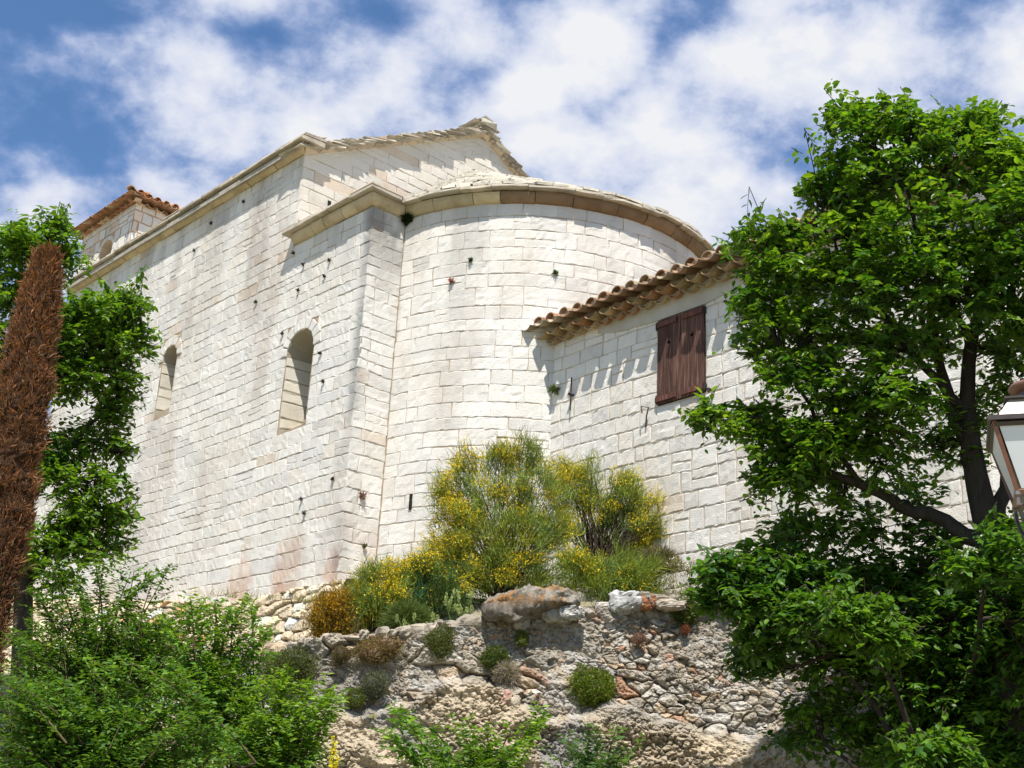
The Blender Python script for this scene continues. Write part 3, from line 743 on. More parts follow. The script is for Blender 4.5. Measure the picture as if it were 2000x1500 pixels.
# right end wall under the slope of the roof, and the plain back
e0 = A0 - dA*AL; e1 = e0 + nA*3.6
end_mp = planar(e0, nA, -dA); HB_ = AZ1 + .12 + 3.6*.27
sheet(mb, end_mp, [(.01, AZ0), (3.6, AZ0), (3.6, HB_), (.01, AZ1+.12)], -.009, AM)
mb.add([e1+ZU*(AZ0-A0[2]), e1+dA*5.5+ZU*(AZ0-A0[2]), e1+dA*5.5+ZU*(HB_-A0[2]), e1+ZU*(HB_-A0[2])], np.array([[0, 1, 2, 3]]), AM*1.1)
mb.build('mortar', M_MORTAR, hw, AB)
mb = MB(); rg = RS(103)
ashlar(mb, wavy(end_mp), courses(AZ0, HB_-.05, .22, .34, rg), lambda z: (max(0, min(3.4, (z-AZ1-.12)/.27)), 3.6), (.26, .6), rg, joint=.022, rough=.009, cell=.09, colf=a_col)
mb.build('end_wall', M_STONE, ANX, AB)
mb = MB()                                             # recess behind the shutters, its back coloured near black as shade
for (p, q) in (((WS['a'], WS['z0']), (WS['b'], WS['z0'])), ((WS['b'], WS['z0']), (WS['b'], WS['z1'])), ((WS['b'], WS['z1']), (WS['a'], WS['z1'])), ((WS['a'], WS['z1']), (WS['a'], WS['z0']))):
    mb.add([anx_mp(p[0], p[1], -.012), anx_mp(q[0], q[1], -.012), anx_mp(q[0], q[1], -.4), anx_mp(p[0], p[1], -.4)], np.array([[0, 1, 2, 3]]), (.4, .36, .3))
sheet(mb, anx_mp, [(WS['a'], WS['z0']), (WS['b'], WS['z0']), (WS['b'], WS['z1']), (WS['a'], WS['z1'])], -.4, (.03, .025, .02))
mb.build('window_recess', M_PLAST, ANX, AB)
mb = MB(); rg = RS(111)
pl = [(1.05, 9.50), (1.5, 9.40), (2.33, 9.35), (3.26, 9.35), (3.7, 9.40), (4.1, 9.5)]
for p, q in zip(pl[:-1], pl[1:]):
    V = np.array([anx_mp(p[0], p[1], .018), anx_mp(q[0], q[1], .018), anx_mp(q[0], 9.72, .022), anx_mp(p[0], 9.72, .022)])
    mb.add(np.r_[V, V+nA*.04], np.array([[0, 1, 2, 3], [0, 4, 5, 1], [1, 5, 6, 2], [2, 6, 7, 3], [3, 7, 4, 0]]), (.50, .47, .40))
mb.build('plaster_band', M_PLAST, ANX, AB)
mb = MB(); mbp = MB(); rg = RS(121)
tile_eave(mb, anx_mp, -.22, AL+.08, AZ1-.075, 'tan', .30, .128, 2, .27, 3.6, side_=-dA)
V = [anx_mp(-.2, AZ1+.26, .3), anx_mp(AL+.08, AZ1+.26, .3), anx_mp(AL+.08, AZ1+.26+3.6*.27, -3.3), anx_mp(-.2, AZ1+.26+3.6*.27, -3.3)]
mb.add(V, np.array([[0, 1, 2, 3]]), (.4, .25, .15))
rt = mb.build('tile_roof', M_TILE, ANX, AB)
# shutters
def shutter(a, b, seed, flip):
    g = RS(seed); mb = MB(); n = 3; w = (b-a)/n; z0, z1 = WS['z0']+.01, WS['z1']-.008
    dz = z0 + (z1-z0)*.70; hx, hz = .036, .075; T = .028
    def prism(poly, d0, d1, col):
        p = np.array(poly); k = len(p); V = np.r_[anx_mp(p[:, 0], p[:, 1], np.full(k, d1)), anx_mp(p[:, 0], p[:, 1], np.full(k, d0))]
        i = np.arange(k); j = (i+1) % k
        mb.add(V, [np.array([i, (k+i)[::-1]]), np.c_[i, k+i, k+j, j]], col)
    for i in range(n):
        l, r = a+w*i+.002, a+w*(i+1)-.002; c = np.array([.088, .044, .031])*g.uniform(.75, 1.3); d = g.uniform(-.003, .003)
        if i == 1:
            cx = (l+r)/2
            prism([(l, z0), (cx, z0), (cx, dz-hz), (cx-hx*.4, dz-hz*.35), (cx-hx, dz), (cx-hx*.4, dz+hz*.35), (cx, dz+hz), (cx, z1), (l, z1)], d, d+T, c)
            prism([(cx, z0), (r, z0), (r, z1), (cx, z1), (cx, dz+hz), (cx+hx*.4, dz+hz*.35), (cx+hx, dz), (cx+hx*.4, dz-hz*.35), (cx, dz-hz)], d, d+T, c)
        else: prism([(l, z0), (r, z0), (r, z1), (l, z1)], d, d+T, c)
    sh = mb.build('shutter', M_WOOD, ANX, AB)
    mb = MB()
    for zz in (z0+.035, z1-.115):
        i0, i1 = (a+.012, b-.06) if not flip else (a+.05, b-.012)
        prism([(i0, zz), (i1, zz), (i1, zz+.075), (i0, zz+.075)], T+.004, T+.026, np.array([.12, .05, .036])); mb.build('batten', M_WOOD, sh, AB); mb = MB()
    x = a-.01 if not flip else b+.01
    for zz in (z0+.03, z1-.13):
        mb = MB()
        o = anx_mp(x-.022, zz, -.01); box(mb, o, -dA*.044, -nA*.05, ZU*.085, (.035, .028, .025))
        tube(mb, [anx_mp(x, zz-.02, .03), anx_mp(x, zz+.11, .03)], .014, (.035, .028, .025)); mb.build('hinge', M_IRON, sh, AB)
mid = (WS['a']+WS['b'])/2
shutter(WS['a']+.006, mid-.003, 3, False); shutter(mid+.003, WS['b']-.006, 4, True)
def ironwork(name, pts, r):
    mb = MB(); tube(mb, pts, r, (.05, .035, .03)); return mb.build(name, M_IRON, ANX, AB)
def ap_(x, y, d=.05):
    P = plane_hit(x, y, A0, nA); return P - nA*d
ironwork('iron_bar', [ap_(1121, 739), ap_(1119.5, 770), ap_(1118, 803)], .012)
ironwork('iron_bar', [ap_(1119, 772, -.01), ap_(1119, 772, .09)], .024)
ironwork('shutter_stay', [ap_(1263, 810, .1), ap_(1262, 797, .1), ap_(1272, 798, .06), ap_(1267, 815, .05), ap_(1263, 836, .02)], .011)
ironwork('shutter_stay', [ap_(1395, 764, .0), ap_(1395, 764, .13)], .02)
ironwork('shutter_stay', [ap_(1395, 762, .12), ap_(1394.5, 770, .12)], .018)

# ------------------------------------------------------------------ terrace wall, footing, ground
YW = 15.3
TOPS = np.array([plane_hit(x, y, np.array([0, YW, 0]), np.array([0, 1., 0]))[[0, 2]] for x, y in
        [(0, 1345), (200, 1335), (440, 1300), (620, 1262), (760, 1248), (900, 1226), (945, 1222), (1130, 1200), (1250, 1180), (1390, 1188), (1600, 1195), (1900, 1195)]])
def wall_top(x): return np.interp(x, TOPS[:, 0], TOPS[:, 1])
def wall_y(z): return 14.70 + (z-2.0)*.21
def wdy(x): return -.95*(np.sqrt((x-2.7)**2+.2)+(x-2.7))/2 + .95*.02      # the wall swings forward round the house
def tw(x, y, o=.12):
    d = ray(x, y); return (14.70-.084-o)/(d[1]-.21*d[2])
TAN = np.array([.47, .395, .285]); GREY = np.array([.345, .318, .272])
def rubble_colour(ID, seed=0):
    r = ID[..., None]; k = (ID*977.0) % 1.0
    c = np.where(r < .5, GREY, np.where(r < .74, np.array([.385, .35, .295]), np.where(r < .86, np.array([.46, .37, .27]), np.where(r < .91, np.array([.40, .25, .17]), np.array([.52, .50, .47])))))
    return c*(.80+.42*k[..., None])*np.array([1.04, 1.0, .94])
def terrace():
    base = np.array([0, 14.8, 1.6]); root = thing('terrace_wall', 'old dry rubble retaining wall of grey and tan stones built on rough rock', 'wall', base)
    nx, nz = 1450, 380
    xs = np.linspace(-9.0, 8.6, nx); v = np.linspace(0, 1, nz)
    X, V = np.meshgrid(xs, v, indexing='ij')
    top = wall_top(X) + .16*(fbm(X*2.6, X*0+3, 4, 5)-.5)
    zb = 1.3; Z = zb + (top-zb)*np.minimum(V/.9, 1.0); back = np.maximum(0, V-.9)/.1
    # stones of three sizes, in places drowned in their own mortar
    wx = X + .16*(fbm(X*3.3, Z*3.3, 4, 41)-.5); wz = Z + .16*(fbm(X*3.3+9, Z*3.3, 4, 43)-.5) + .05*X
    F1, F2, ID, DX, DY = voro(wx, wz, .34, .19, 7, 1.0)
    g1, g2, ID2, ex, ey = voro(wx+3, wz, .15, .10, 8, 1.0)
    t1, t2, ID3, _, _ = voro(wx+5, wz, .07, .05, 9, 1.0)
    r = fbm(X*1.6, Z*2.2, 4, 61); big = (r > .50 + .06*sstep(.6, 1.6, X)) ; tiny = r < .43 - .05*sstep(.6, 1.6, X)
    e = np.where(big, F2-F1, np.where(tiny, t2-t1, g2-g1)); idd = np.where(big, ID, np.where(tiny, ID3, ID2))
    amp = np.where(big, .10, np.where(tiny, .035, .06))
    fill = sstep(.40, .62, fbm(X*1.3+8, Z*1.7, 4, 65))
    prof = sstep(0, .30, e)**.55*(.35+1.0*((idd*57.3) % 1))
    h = amp*(prof*(1-.6*fill) + .35*fill) + np.where(big, 1., .3)*(DX*((ID*31.7) % 1-.5)*.10 + DY*((ID*71.3) % 1-.5)*.10)
    h = h + .09*(np.abs(2*fbm(X*5.5, Z*6.5, 6, 66, .62)-1)-.2)
    # living rock below: lumpy tufa
    lump = (1-np.abs(2*fbm(X*1.7, Z*2.1, 5, 71, .55)-1))
    k1, k2, kid, _, _ = voro(X + .09*fbm(X*8, Z*8, 3, 3), Z + .06*fbm(X*8+3, Z*8, 3, 4), .075, .055, 9, 1.0)
    nod = sstep(.42, .6, fbm(X*2.4, Z*2.4, 3, 74))
    rock = .27*lump - .07 + .06*sstep(0, .45, k2-k1)*nod + .17*(fbm(X*8, Z*10, 6, 73, .68)-.5) + .05*(1-np.abs(2*fbm(X*13, Z*15, 4, 75, .6)-1))
    line = np.interp(X, [-6, -2.4, -1.2, -.3, .5, 1.4, 2.4, 6], [2.7, 2.95, 3.20, 3.45, 3.15, 3.25, 3.15, 2.9]) + .6*(fbm(X*1.6, Z*1.2, 4, 81)-.5)
    m = sstep(.10, -.10, Z-line)
    d = h*(1-m) + rock*m + .20*(fbm(X*.9, Z*.9, 3, 91)-.5) + .045*(fbm(X*18, Z*18, 4, 95, .68)-.5)
    Y = wall_y(Z) + wdy(X) - d + back*1.0
    Z = Z + back*(.10*(fbm(X*6, Y*6, 3, 15)-.4)) + np.where(back > 0, .25*d, 0) + np.where(back == 0, .35*h*sstep(.82, .9, V)*1.0, 0)
    col = rubble_colour(idd)
    crev = (sstep(.09, .0, e)*(1-.75*fill))[..., None]; mrt = (fill*.55)[..., None]; col = col*(1-mrt) + np.array([.27, .25, .215])*mrt; col = col*(1-crev) + np.array([.14, .115, .085])*crev
    lich = sstep(.58, .66, fbm(X*7, Z*7, 4, 51))[..., None]; col = col*(1-.5*lich) + np.array([.52, .51, .48])*.5*lich
    rc = TAN*(.8+.4*fbm(X*3, Z*3, 4, 53))[..., None]*(.95+.1*kid)[..., None]
    gr = np.maximum(sstep(.5, .62, fbm(X*1.1+4, Z*1.1, 3, 57)), .8*sstep(.8, 1.6, X)*sstep(2.9, 3.3, Z))[..., None]; rc = rc*(1-gr) + np.array([.27, .255, .23])*gr
    col = col*(1-m[..., None]) + rc*m[..., None]
    soil = back[..., None]; col = col*(1-.6*np.minimum(soil*2, 1)) + np.array([.30, .25, .17])*.6*np.minimum(soil*2, 1)
    mb = MB(); mb.add(np.stack([X, Y, Z], -1).reshape(-1, 3), grid_faces(nx, nz)[:, ::-1], np.clip(col, .05, .75).reshape(-1, 3))
    mb.build('stonework', M_ROCK, root, base)
    # coping stones along the top edge
    rg = RS(131); mb = MB(); x = -8.8
    while x < 8.2:
        w = rg.uniform(.10, .34); hh = rg.uniform(.05, .16); zt = wall_top(x+w/2)
        if not (-.15 < x+w/2 < 1.15):
            stone(mb, np.array([x+w/2, wall_y(zt)+wdy(x+w/2)+rg.uniform(-.02, .16), zt+hh*.18]), (w*.56, rg.uniform(.12, .2), hh*.62), rg, rubble_colour(np.array([rg.rand()]))[0], 9, .34)
        x += w*.8
    mb.build('coping', M_ROCK, root, base)
def stone(mb, c, r, rng, col, sub=9, rough=.16, flat=0, col2=None):
    n, k = sub*2, sub
    th = np.linspace(0, 2*pi, n, endpoint=False); ph = np.linspace(-pi/2, pi/2, k)
    T, P = np.meshgrid(th, ph, indexing='ij')
    D = np.stack([np.cos(T)*np.cos(P), np.sin(T)*np.cos(P), np.sin(P)], -1)
    E = np.sign(D)*np.abs(D)**.7
    o = rng.uniform(0, 50, 3)
    nn = fbm(D[..., 0]*1.6+o[0]+D[..., 2], D[..., 1]*1.6+o[1]+D[..., 2]*.7, 4, 3)
    n2 = fbm(D[..., 0]*5+o[1]+D[..., 2]*4, D[..., 1]*5+o[2]-D[..., 2]*3, 4, 7, .6)-.5; fr = np.abs(2*fbm(D[..., 0]*1.3+o[2]-D[..., 2], D[..., 1]*1.3+o[0]+D[..., 2], 3, 29)-1)
    E = E*(1+rough*2*(nn-.5)+rough*.9*n2-rough*.7*(fr-.3))[..., None]
    rz = rng.uniform(-.3, .3); R = np.array([[cos(rz), -sin(rz), 0], [sin(rz), cos(rz), 0], [0, 0, 1]])
    V = (E*np.asarray(r))@R.T + np.asarray(c)
    i = np.arange(n)[:, None]*k; i2 = ((np.arange(n)+1) % n)[:, None]*k; j = np.arange(k-1)[None, :]
    F = np.stack([i+j, i2+j, i2+j+1, i+j+1], -1).reshape(-1, 4)
    C = np.tile(col, (n*k, 1))
    if col2 is not None:
        a = sstep(.46, .58, fbm(D[..., 0]*4+o[2]+D[..., 2]*3, D[..., 1]*4+D[..., 2]*2, 4, 13)).ravel()[:, None]; C = C*(1-a) + np.asarray(col2)*a
    mb.add(V.reshape(-1, 3), F, C)
terrace()
def loose(name, label, cat, x, y, t, r, col, seed, col2=None, sub=18, rough=.42):
    c = at(x, y, t); b = c - ZU*r[2]; mb = MB(); stone(mb, c, r, RS(seed), np.array(col), sub, rough, 0, col2)
    o = mb.build(name, M_ROCK, None, b); tag(o, label, cat)
    return o
def boulder():
    mb = MB(); g = RS(7); nx, ny = 90, 60                 # a long lichen-covered slab, high at its back, under-cut at the front
    c = at(1037, 1183, 15.12); b = c - ZU*.3
    U, P = np.meshgrid(np.linspace(-1, 1, nx), np.linspace(0, 2*pi, ny, endpoint=False), indexing='ij')
    wid = (1-np.abs(U)**3.2)**.45
    hx, hy, hz = .585, .30, .21
    sgn = lambda a, p: np.sign(a)*np.abs(a)**p
    nn = fbm(U*3.6+5, P*1.5, 5, 3, .62)-.5 + .25*(np.abs(2*fbm(U*2.2, P*.9, 3, 44)-1)-.3)
    nn = nn*1.25; X = U*hx; Y = hy*sgn(np.cos(P), .6)*wid*(1+.5*nn); Z = hz*sgn(np.sin(P), .6)*wid*(1+.5*nn)
    Z = Z*np.where(Z > 0, 1-.25*np.abs(U+.1), 1-.62*sstep(-.3, .5, U)) + .07*U + .06*(np.abs(2*fbm(U*7, P*2.5, 4, 8, .6)-1)-.3)
    Y = Y + np.where(Z < 0, .08, 0)*sstep(-.2, .5, U) + .04*(fbm(U*7+3, P*3, 4, 18)-.5)
    V = np.stack([c[0]+X, c[1]+Y, c[2]+Z], -1)
    l = sstep(.47, .55, fbm(U*4, P*1.6, 5, 9, .6)); l2 = sstep(.52, .6, fbm(U*6+8, P*2.2, 4, 19)); up = sstep(-.3, .1, Z/hz)
    C = np.array([.21, .185, .15])*np.ones(U.shape+(1,)); C = C*(1-(l*up)[..., None]) + np.array([.33, .185, .085])*(l*up)[..., None]
    C = C*(1-.7*(l2*up)[..., None]) + np.array([.33, .32, .28])*.7*(l2*up)[..., None]
    i = np.arange(nx-1)[:, None]*ny; j = np.arange(ny)[None, :]; j2 = (j+1) % ny
    F = np.stack([i+j, i+ny+j, i+ny+j2, i+j2], -1).reshape(-1, 4)
    mb.add(V.reshape(-1, 3), F, C.reshape(-1, 3)); o = mb.build('boulder', M_ROCK, None, b, True)
    tag(o, 'large flat boulder with orange lichen lying on top of the terrace wall', 'boulder')
boulder()
loose('stone', 'grey wedge stone packed under the lichen boulder', 'stone', 1085, 1203, 15.1, (.17, .12, .10), (.40, .37, .32), 12)
loose('stone', 'small square grey stone under the left half of the lichen boulder', 'stone', 1018, 1216, 15.02, (.085, .08, .075), (.38, .35, .30), 13)
loose('stone', 'white crusted round stone on the wall top right of the boulder', 'stone', 1222, 1176, 15.2, (.17, .13, .11), (.60, .60, .58), 14, (.34, .33, .32))
loose('stone', 'rust red block on the terrace wall top beside the white stone', 'stone', 1262, 1176, 15.2, (.105, .09, .085), (.36, .16, .08), 15, (.28, .2, .15))
loose('stone', 'white lichened flat stone below the right end of the boulder', 'stone', 1118, 1197, 15.0, (.13, .10, .075), (.62, .61, .58), 16, (.3, .29, .27))
loose('stone', 'flat tan slab at the tree end of the wall top', 'stone', 1312, 1183, 15.2, (.20, .12, .06), (.44, .38, .31), 17)
loose('stone', 'upright pale grey stone at the edge of the tree leaves', 'stone', 1358, 1172, 15.3, (.07, .07, .13), (.42, .40, .37), 18)
loose('stone', 'pink brick shaped stone sticking out of the wall face', 'stone', 988, 1366, tw(988, 1366, .1), (.058, .06, .085), (.47, .30, .24), 19)
loose('stone', 'pale tan block beside the pink stone in the wall face', 'stone', 1006, 1371, tw(1006, 1371, .1), (.052, .06, .07), (.50, .43, .33), 20)

def footing():
    """rough rubble plinth the church stands on"""
    base = C0 - ZU*1.2; nx, nz = 620, 110
    U, V = np.meshgrid(np.linspace(-.6, 13, nx), np.linspace(0, 1, nz), indexing='ij')
    top = np.interp(U, [-1, 3, 13], [C0[2]+.02, C0[2]+.0, 6.75]) ; zb = top-2.4
    Z = zb + (top-zb)*np.minimum(V/.92, 1); back = np.maximum(0, V-.92)/.08
    F1, F2, ID, DX, DY = voro(U + .06*fbm(U*4, Z*4, 2, 5), Z, .36, .17, 27, .8)
    e = F2-F1; h = .10*sstep(0, .3, e)**.6*(.5+.8*((ID*57.3) % 1))
    d = .13 + h + (top-Z)*.42 + .09*(fbm(U*6, Z*8, 5, 6, .62)-.5) + .10*(fbm(U*1.2, Z*1.2, 3, 36)-.5) - back*.5
    P = nave_mp(U.ravel(), Z.ravel(), d.ravel())
    col = rubble_colour(ID)*np.array([1.62, 1.52, 1.36]); cr = sstep(.1, 0, e)[..., None]; col = col*(1-cr)+np.array([.24, .2, .15])*cr
    mb = MB(); mb.add(P, grid_faces(nx, nz), np.clip(col, .05, .7).reshape(-1, 3)); o = mb.build('rubble_footing', M_ROCK, None, base)
    tag(o, 'sloping footing of rough rubble under the long white church wall', 'footing')
footing()

def ground():
    def ax(a, b, n, far): 
        c = np.linspace(a, b, n); return np.r_[-np.geomspace(far, abs(a)+4, 16) if a < 0 else [], c, np.geomspace(b+4, far, 16)]
    xs = np.r_[-np.geomspace(400, 26, 14), np.linspace(-22, 22, 190), np.geomspace(26, 400, 14)]
    ys = np.r_[-np.geomspace(400, 12, 12), np.linspace(-8, 36, 180), np.geomspace(40, 500, 16)]
    X, Y = np.meshgrid(xs, ys, indexing='ij')
    YS = Y - wdy(np.clip(X, -30, 12)); lo = 1.7*sstep(2, 14, Y); xc = np.clip(X, -8, 8)
    wt = wall_top(xc)-.06
    u = (X-C0[0])*dN[0] + (Y-C0[1])*dN[1]
    e = (X-C0[0])*dE[0] + (Y-C0[1])*dE[1]; lowg = np.maximum(sstep(-1.75, -2.4, X)*sstep(.3, -.1, e), sstep(.5, 1.5, u)*sstep(.4, -.2, e))
    ch = 5.05*(1-lowg) + lowg*(3.55 + .10*np.clip(u, 0, 13))
    hi = wt + (np.maximum(ch, wt-.15)-wt)*sstep(15.6, 18.0, YS)
    Z = np.where(YS < 15.45, lo, hi) + .06*(fbm(X*.8, Y*.8, 4, 3)-.5)
    Z += np.where((Y > 60) | (np.abs(X) > 60) | (Y < -40), -2.0, 0)
    col = np.array([.30, .265, .19])*(.6+.8*fbm(X*2.6, Y*2.6, 5, 8, .6))[..., None]
    gr = sstep(.45, .6, fbm(X*.35, Y*.35, 3, 28))[..., None]; col = col*(1-gr*.6)+np.array([.17, .16, .08])*gr*.6
    mb = MB(); mb.add(np.stack([X, Y, Z], -1).reshape(-1, 3), grid_faces(len(xs), len(ys)), col.reshape(-1, 3))
    o = mb.build('ground', M_SOIL, None, (0, 0, 0), True); o['kind'] = 'structure'
ground()

# ------------------------------------------------------------------ foliage
LT = np.array([[0, 0, 0], [.27, .25, .05], [.64, .23, .03], [1, 0, -.10], [.64, -.23, .03], [.27, -.25, .05], [.46, 0, -.015]])
LF = np.array([[0, 1, 6], [1, 2, 6], [2, 3, 6], [3, 4, 6], [4, 5, 6], [5, 0, 6]])
ST = np.array([[0, 0, 0], [.5, .27, .06], [1, 0, -.05], [.5, -.27, .06]]); SF = np.array([[0, 1, 2], [0, 2, 3]])
def norm(a): return a/(np.linalg.norm(a, axis=-1, keepdims=True)+1e-9)
def leaves(mb, P, A, Nn, Ln, col, T=LT, F=LF, wr=1.0):
    A = norm(A); B = norm(np.cross(Nn, A)); C = np.cross(A, B)
    V = P[:, None, :] + Ln[:, None, None]*(T[None, :, 0:1]*A[:, None, :] + wr*T[None, :, 1:2]*B[:, None, :] + T[None, :, 2:3]*C[:, None, :])
    n = len(P); k = len(T); FF = (F[None] + (np.arange(n)*k)[:, None, None]).reshape(-1, F.shape[1])
    mb.add(V.reshape(-1, 3), FF, np.repeat(col, k, axis=0))
def spray(LB, rng, p, d, length, n, size, flat=True):
    """leaves in two ranks along a twig; collects into lists"""
    d = d/np.linalg.norm(d); t = (np.arange(n)+.5)/n
    sag = np.outer(-(t**2)*length*.18, ZU)
    P = p + np.outer(t*length, d) + sag
    s = np.cross(d, ZU); s = s/(np.linalg.norm(s)+1e-6)
    if rng.rand() < .4: s = norm(s + rng.normal(0, .4, 3))
    sg = np.where(np.arange(n) % 2 == 0, 1, -1)[:, None]
    A = d*.55 + sg*s*.85 - ZU*rng.uniform(.05, .45, n)[:, None] + rng.normal(0, .18, (n, 3))
    N_ = ZU + rng.normal(0, .33, (n, 3))
    L = size*rng.uniform(.5, 1.2, n)*(1-.25*t)
    LB.append((P, A, N_, L))
def flush(LB, mb, colf, rng, T=LT, F=LF, wr=1.0):
    P, A, N_, L = (np.concatenate([q[i] for q in LB]) for i in range(4))
    leaves(mb, P, A, N_, L, colf(rng, P), T, F, wr); return len(P)
def green(base, alt, v=.25):
    base = np.array(base); alt = np.array(alt)
    def f(rng, P):
        n = len(P); k = np.clip(rng.normal(.4, .3, n) + .8*(fbm(P[:, 0]*1.5+40, P[:, 2]*1.5+P[:, 1]*.9+40, 2, 3)-.5), 0, 1)[:, None]
        return (base*(1-k)+alt*k)*rng.uniform(1-v, 1+v, n)[:, None]
    return f

def big_tree(name, label, cat, base, trunk, limbs, blobs, seed, lsize, twig, cols, barkc=(.06, .05, .042), per=13, tdir=None):
    """trunk and limbs follow the photo's own; every blob is (x, y, rx, ry, t, dt, sprays)"""
    rng = RS(seed); root = thing(name, label, cat, base); mb = MB()
    tr = np.array([at(*q[:3]) for q in trunk]); tube(mb, smooth(tr), np.interp(np.linspace(0, 1, len(smooth(tr))), np.linspace(0, 1, len(trunk)), [q[3] for q in trunk]), barkc, 10)
    nodes = [smooth(tr)]
    for lm in limbs:
        q = np.array([at(*k[:3]) for k in lm]); c = smooth(q); c[1:-1] += rng.normal(0, .02, (len(c)-2, 3))
        tube(mb, c, np.interp(np.linspace(0, 1, len(c)), np.linspace(0, 1, len(lm)), [k[3] for k in lm]), barkc, 8); nodes.append(c)
    allnodes = np.concatenate(nodes)
    LB = []; tips = []
    for (x, y, rx, ry, t, dt, ns) in blobs:
        cen = at(x, y, t); ppm = FPX/np.linalg.norm(cen-CAM)
        j = np.argmin(np.linalg.norm(allnodes-cen, axis=1)+np.maximum(0, allnodes[:, 2]-cen[2])*1.5); q0 = allnodes[j]
        br = curve(q0, cen, -ZU*.08*np.linalg.norm(cen-q0), 6, .03, rng); tube(mb, br, np.linspace(.022, .009, 6), barkc, 5)
        for i in range(ns):
            a = rng.uniform(0, 2*pi); r = rng.uniform(0, 1)**.5
            off = CX*(cos(a)*r*rx/ppm) + CU*(sin(a)*r*ry/ppm) + FWD*rng.uniform(-1, 1)*dt
            tip = cen + off
            d = norm(off + ZU*.22*np.linalg.norm(off) + rng.normal(0, .22, 3) + (CAM-cen)/np.linalg.norm(CAM-cen)*.15)
            ln = twig*rng.uniform(.6, 1.25); st = tip - d*ln*.8
            spray(LB, rng, st, d, ln, rng.randint(per-3, per+4), lsize)
            for _ in range(2):
                d2 = norm(d + rng.normal(0, .55, 3)); spray(LB, rng, st + d*ln*rng.uniform(.1, .6), d2, ln*.55, per//2, lsize)
            if i % 2 == 0:
                c = curve(br[rng.randint(2, 6)], st, -ZU*.05, 4, .015, rng); tube(mb, c, np.linspace(.008, .004, 4), barkc, 3)
            tube(mb, [st, st+d*ln*.5, st+d*ln-ZU*ln*.15], [.004, .003, .0015], (.10, .09, .05), 3)
    mb.build('trunk', M_BARK, root, base, True)
    ml = MB(); n = flush(LB, ml, cols, rng); ml.build('crown', M_LEAF, root, base)
    return n
def smooth(P, n=4):
    P = np.asarray(P, float); t = np.arange(len(P)); tt = np.linspace(0, len(P)-1, (len(P)-1)*n+1)
    Q = np.stack([np.interp(tt, t, P[:, i]) for i in range(3)], -1); R = Q.copy()
    for _ in range(2): R[1:-1] = (R[:-2]+2*R[1:-1]+R[2:])/4
    return R
G_LIME = green((.042, .125, .014), (.19, .315, .022), .35)
G_DARK = green((.03, .085, .018), (.075, .155, .022))
TR = 12.4
RB = [  # crown of the right-hand tree
 (1785, 250, 70, 55, 11.6, .4, 34), (1985, 290, 50, 60, 11.5, .4, 34), (2010, 650, 50, 40, 11.8, .4, 20), (1620, 300, 34, 30, 11.7, .3, 12), (1655, 222, 40, 26, 11.6, .3, 16), (1930, 225, 34, 26, 11.6, .3, 14), (1440, 470, 30, 24, 11.9, .2, 8), (1460, 570, 36, 26, 11.9, .3, 16), (1600, 880, 60, 40, 12.0, .4, 30), (1720, 900, 60, 40, 12.2, .4, 22), (1690, 265, 65, 55, 11.6, .5, 36), (1745, 215, 45, 35, 11.5, .3, 18), (1890, 240, 60, 45, 11.6, .4, 30), (1960, 320, 60, 70, 11.6, .5, 40), (1850, 320, 90, 70, 11.6, .6, 60),
 (1720, 350, 80, 60, 11.7, .6, 60), (1640, 370, 70, 50, 11.8, .5, 44), (1590, 365, 32, 20, 11.8, .25, 10), (1660, 450, 95, 60, 11.8, .7, 70), (1790, 440, 100, 70, 11.6, .8, 80), (1930, 450, 90, 80, 11.6, .8, 80),
 (1530, 455, 55, 26, 11.9, .3, 24), (1485, 440, 30, 14, 11.9, .2, 8), (1500, 520, 50, 45, 11.9, .4, 34), (1580, 530, 75, 55, 11.9, .6, 60), (1700, 550, 100, 65, 11.8, .9, 90), (1840, 560, 110, 75, 11.7, .9, 100), (1960, 570, 60, 80, 11.8, .8, 60),
 (1500, 610, 50, 40, 12.0, .4, 30), (1580, 640, 85, 55, 12.0, .6, 64), (1700, 670, 90, 60, 12.0, .8, 70), (1800, 660, 60, 50, 12.3, .8, 34), (1475, 665, 38, 22, 12.0, .3, 14), (1540, 720, 70, 45, 12.0, .5, 50), (1640, 760, 85, 50, 12.0, .7, 56), (1750, 770, 80, 42, 11.7, .6, 56), (1950, 680, 55, 45, 12.4, .5, 24),
 (1470, 810, 70, 36, 12.1, .4, 40), (1390, 808, 48, 20, 12.1, .25, 20), (1350, 806, 18, 10, 12.1, .15, 5), (1520, 860, 75, 45, 12.1, .5, 50), (1610, 850, 80, 50, 12.1, .6, 50), (1700, 840, 70, 40, 12.2, .6, 36), (1560, 930, 75, 40, 12.3, .5, 40), (1500, 925, 40, 28, 12.3, .3, 18), (1640, 940, 55, 35, 12.6, .5, 22), (1830, 860, 50, 60, 12.6, .5, 24), (1900, 830, 45, 80, 12.7, .5, 30), (1960, 760, 35, 50, 12.5, .4, 18), (1790, 960, 60, 30, 12.9, .4, 14), (1980, 420, 60, 120, 11.6, .8, 50), (2060, 500, 80, 200, 11.6, 1.0, 120), (2080, 800, 80, 200, 12.0, 1.0, 100)]
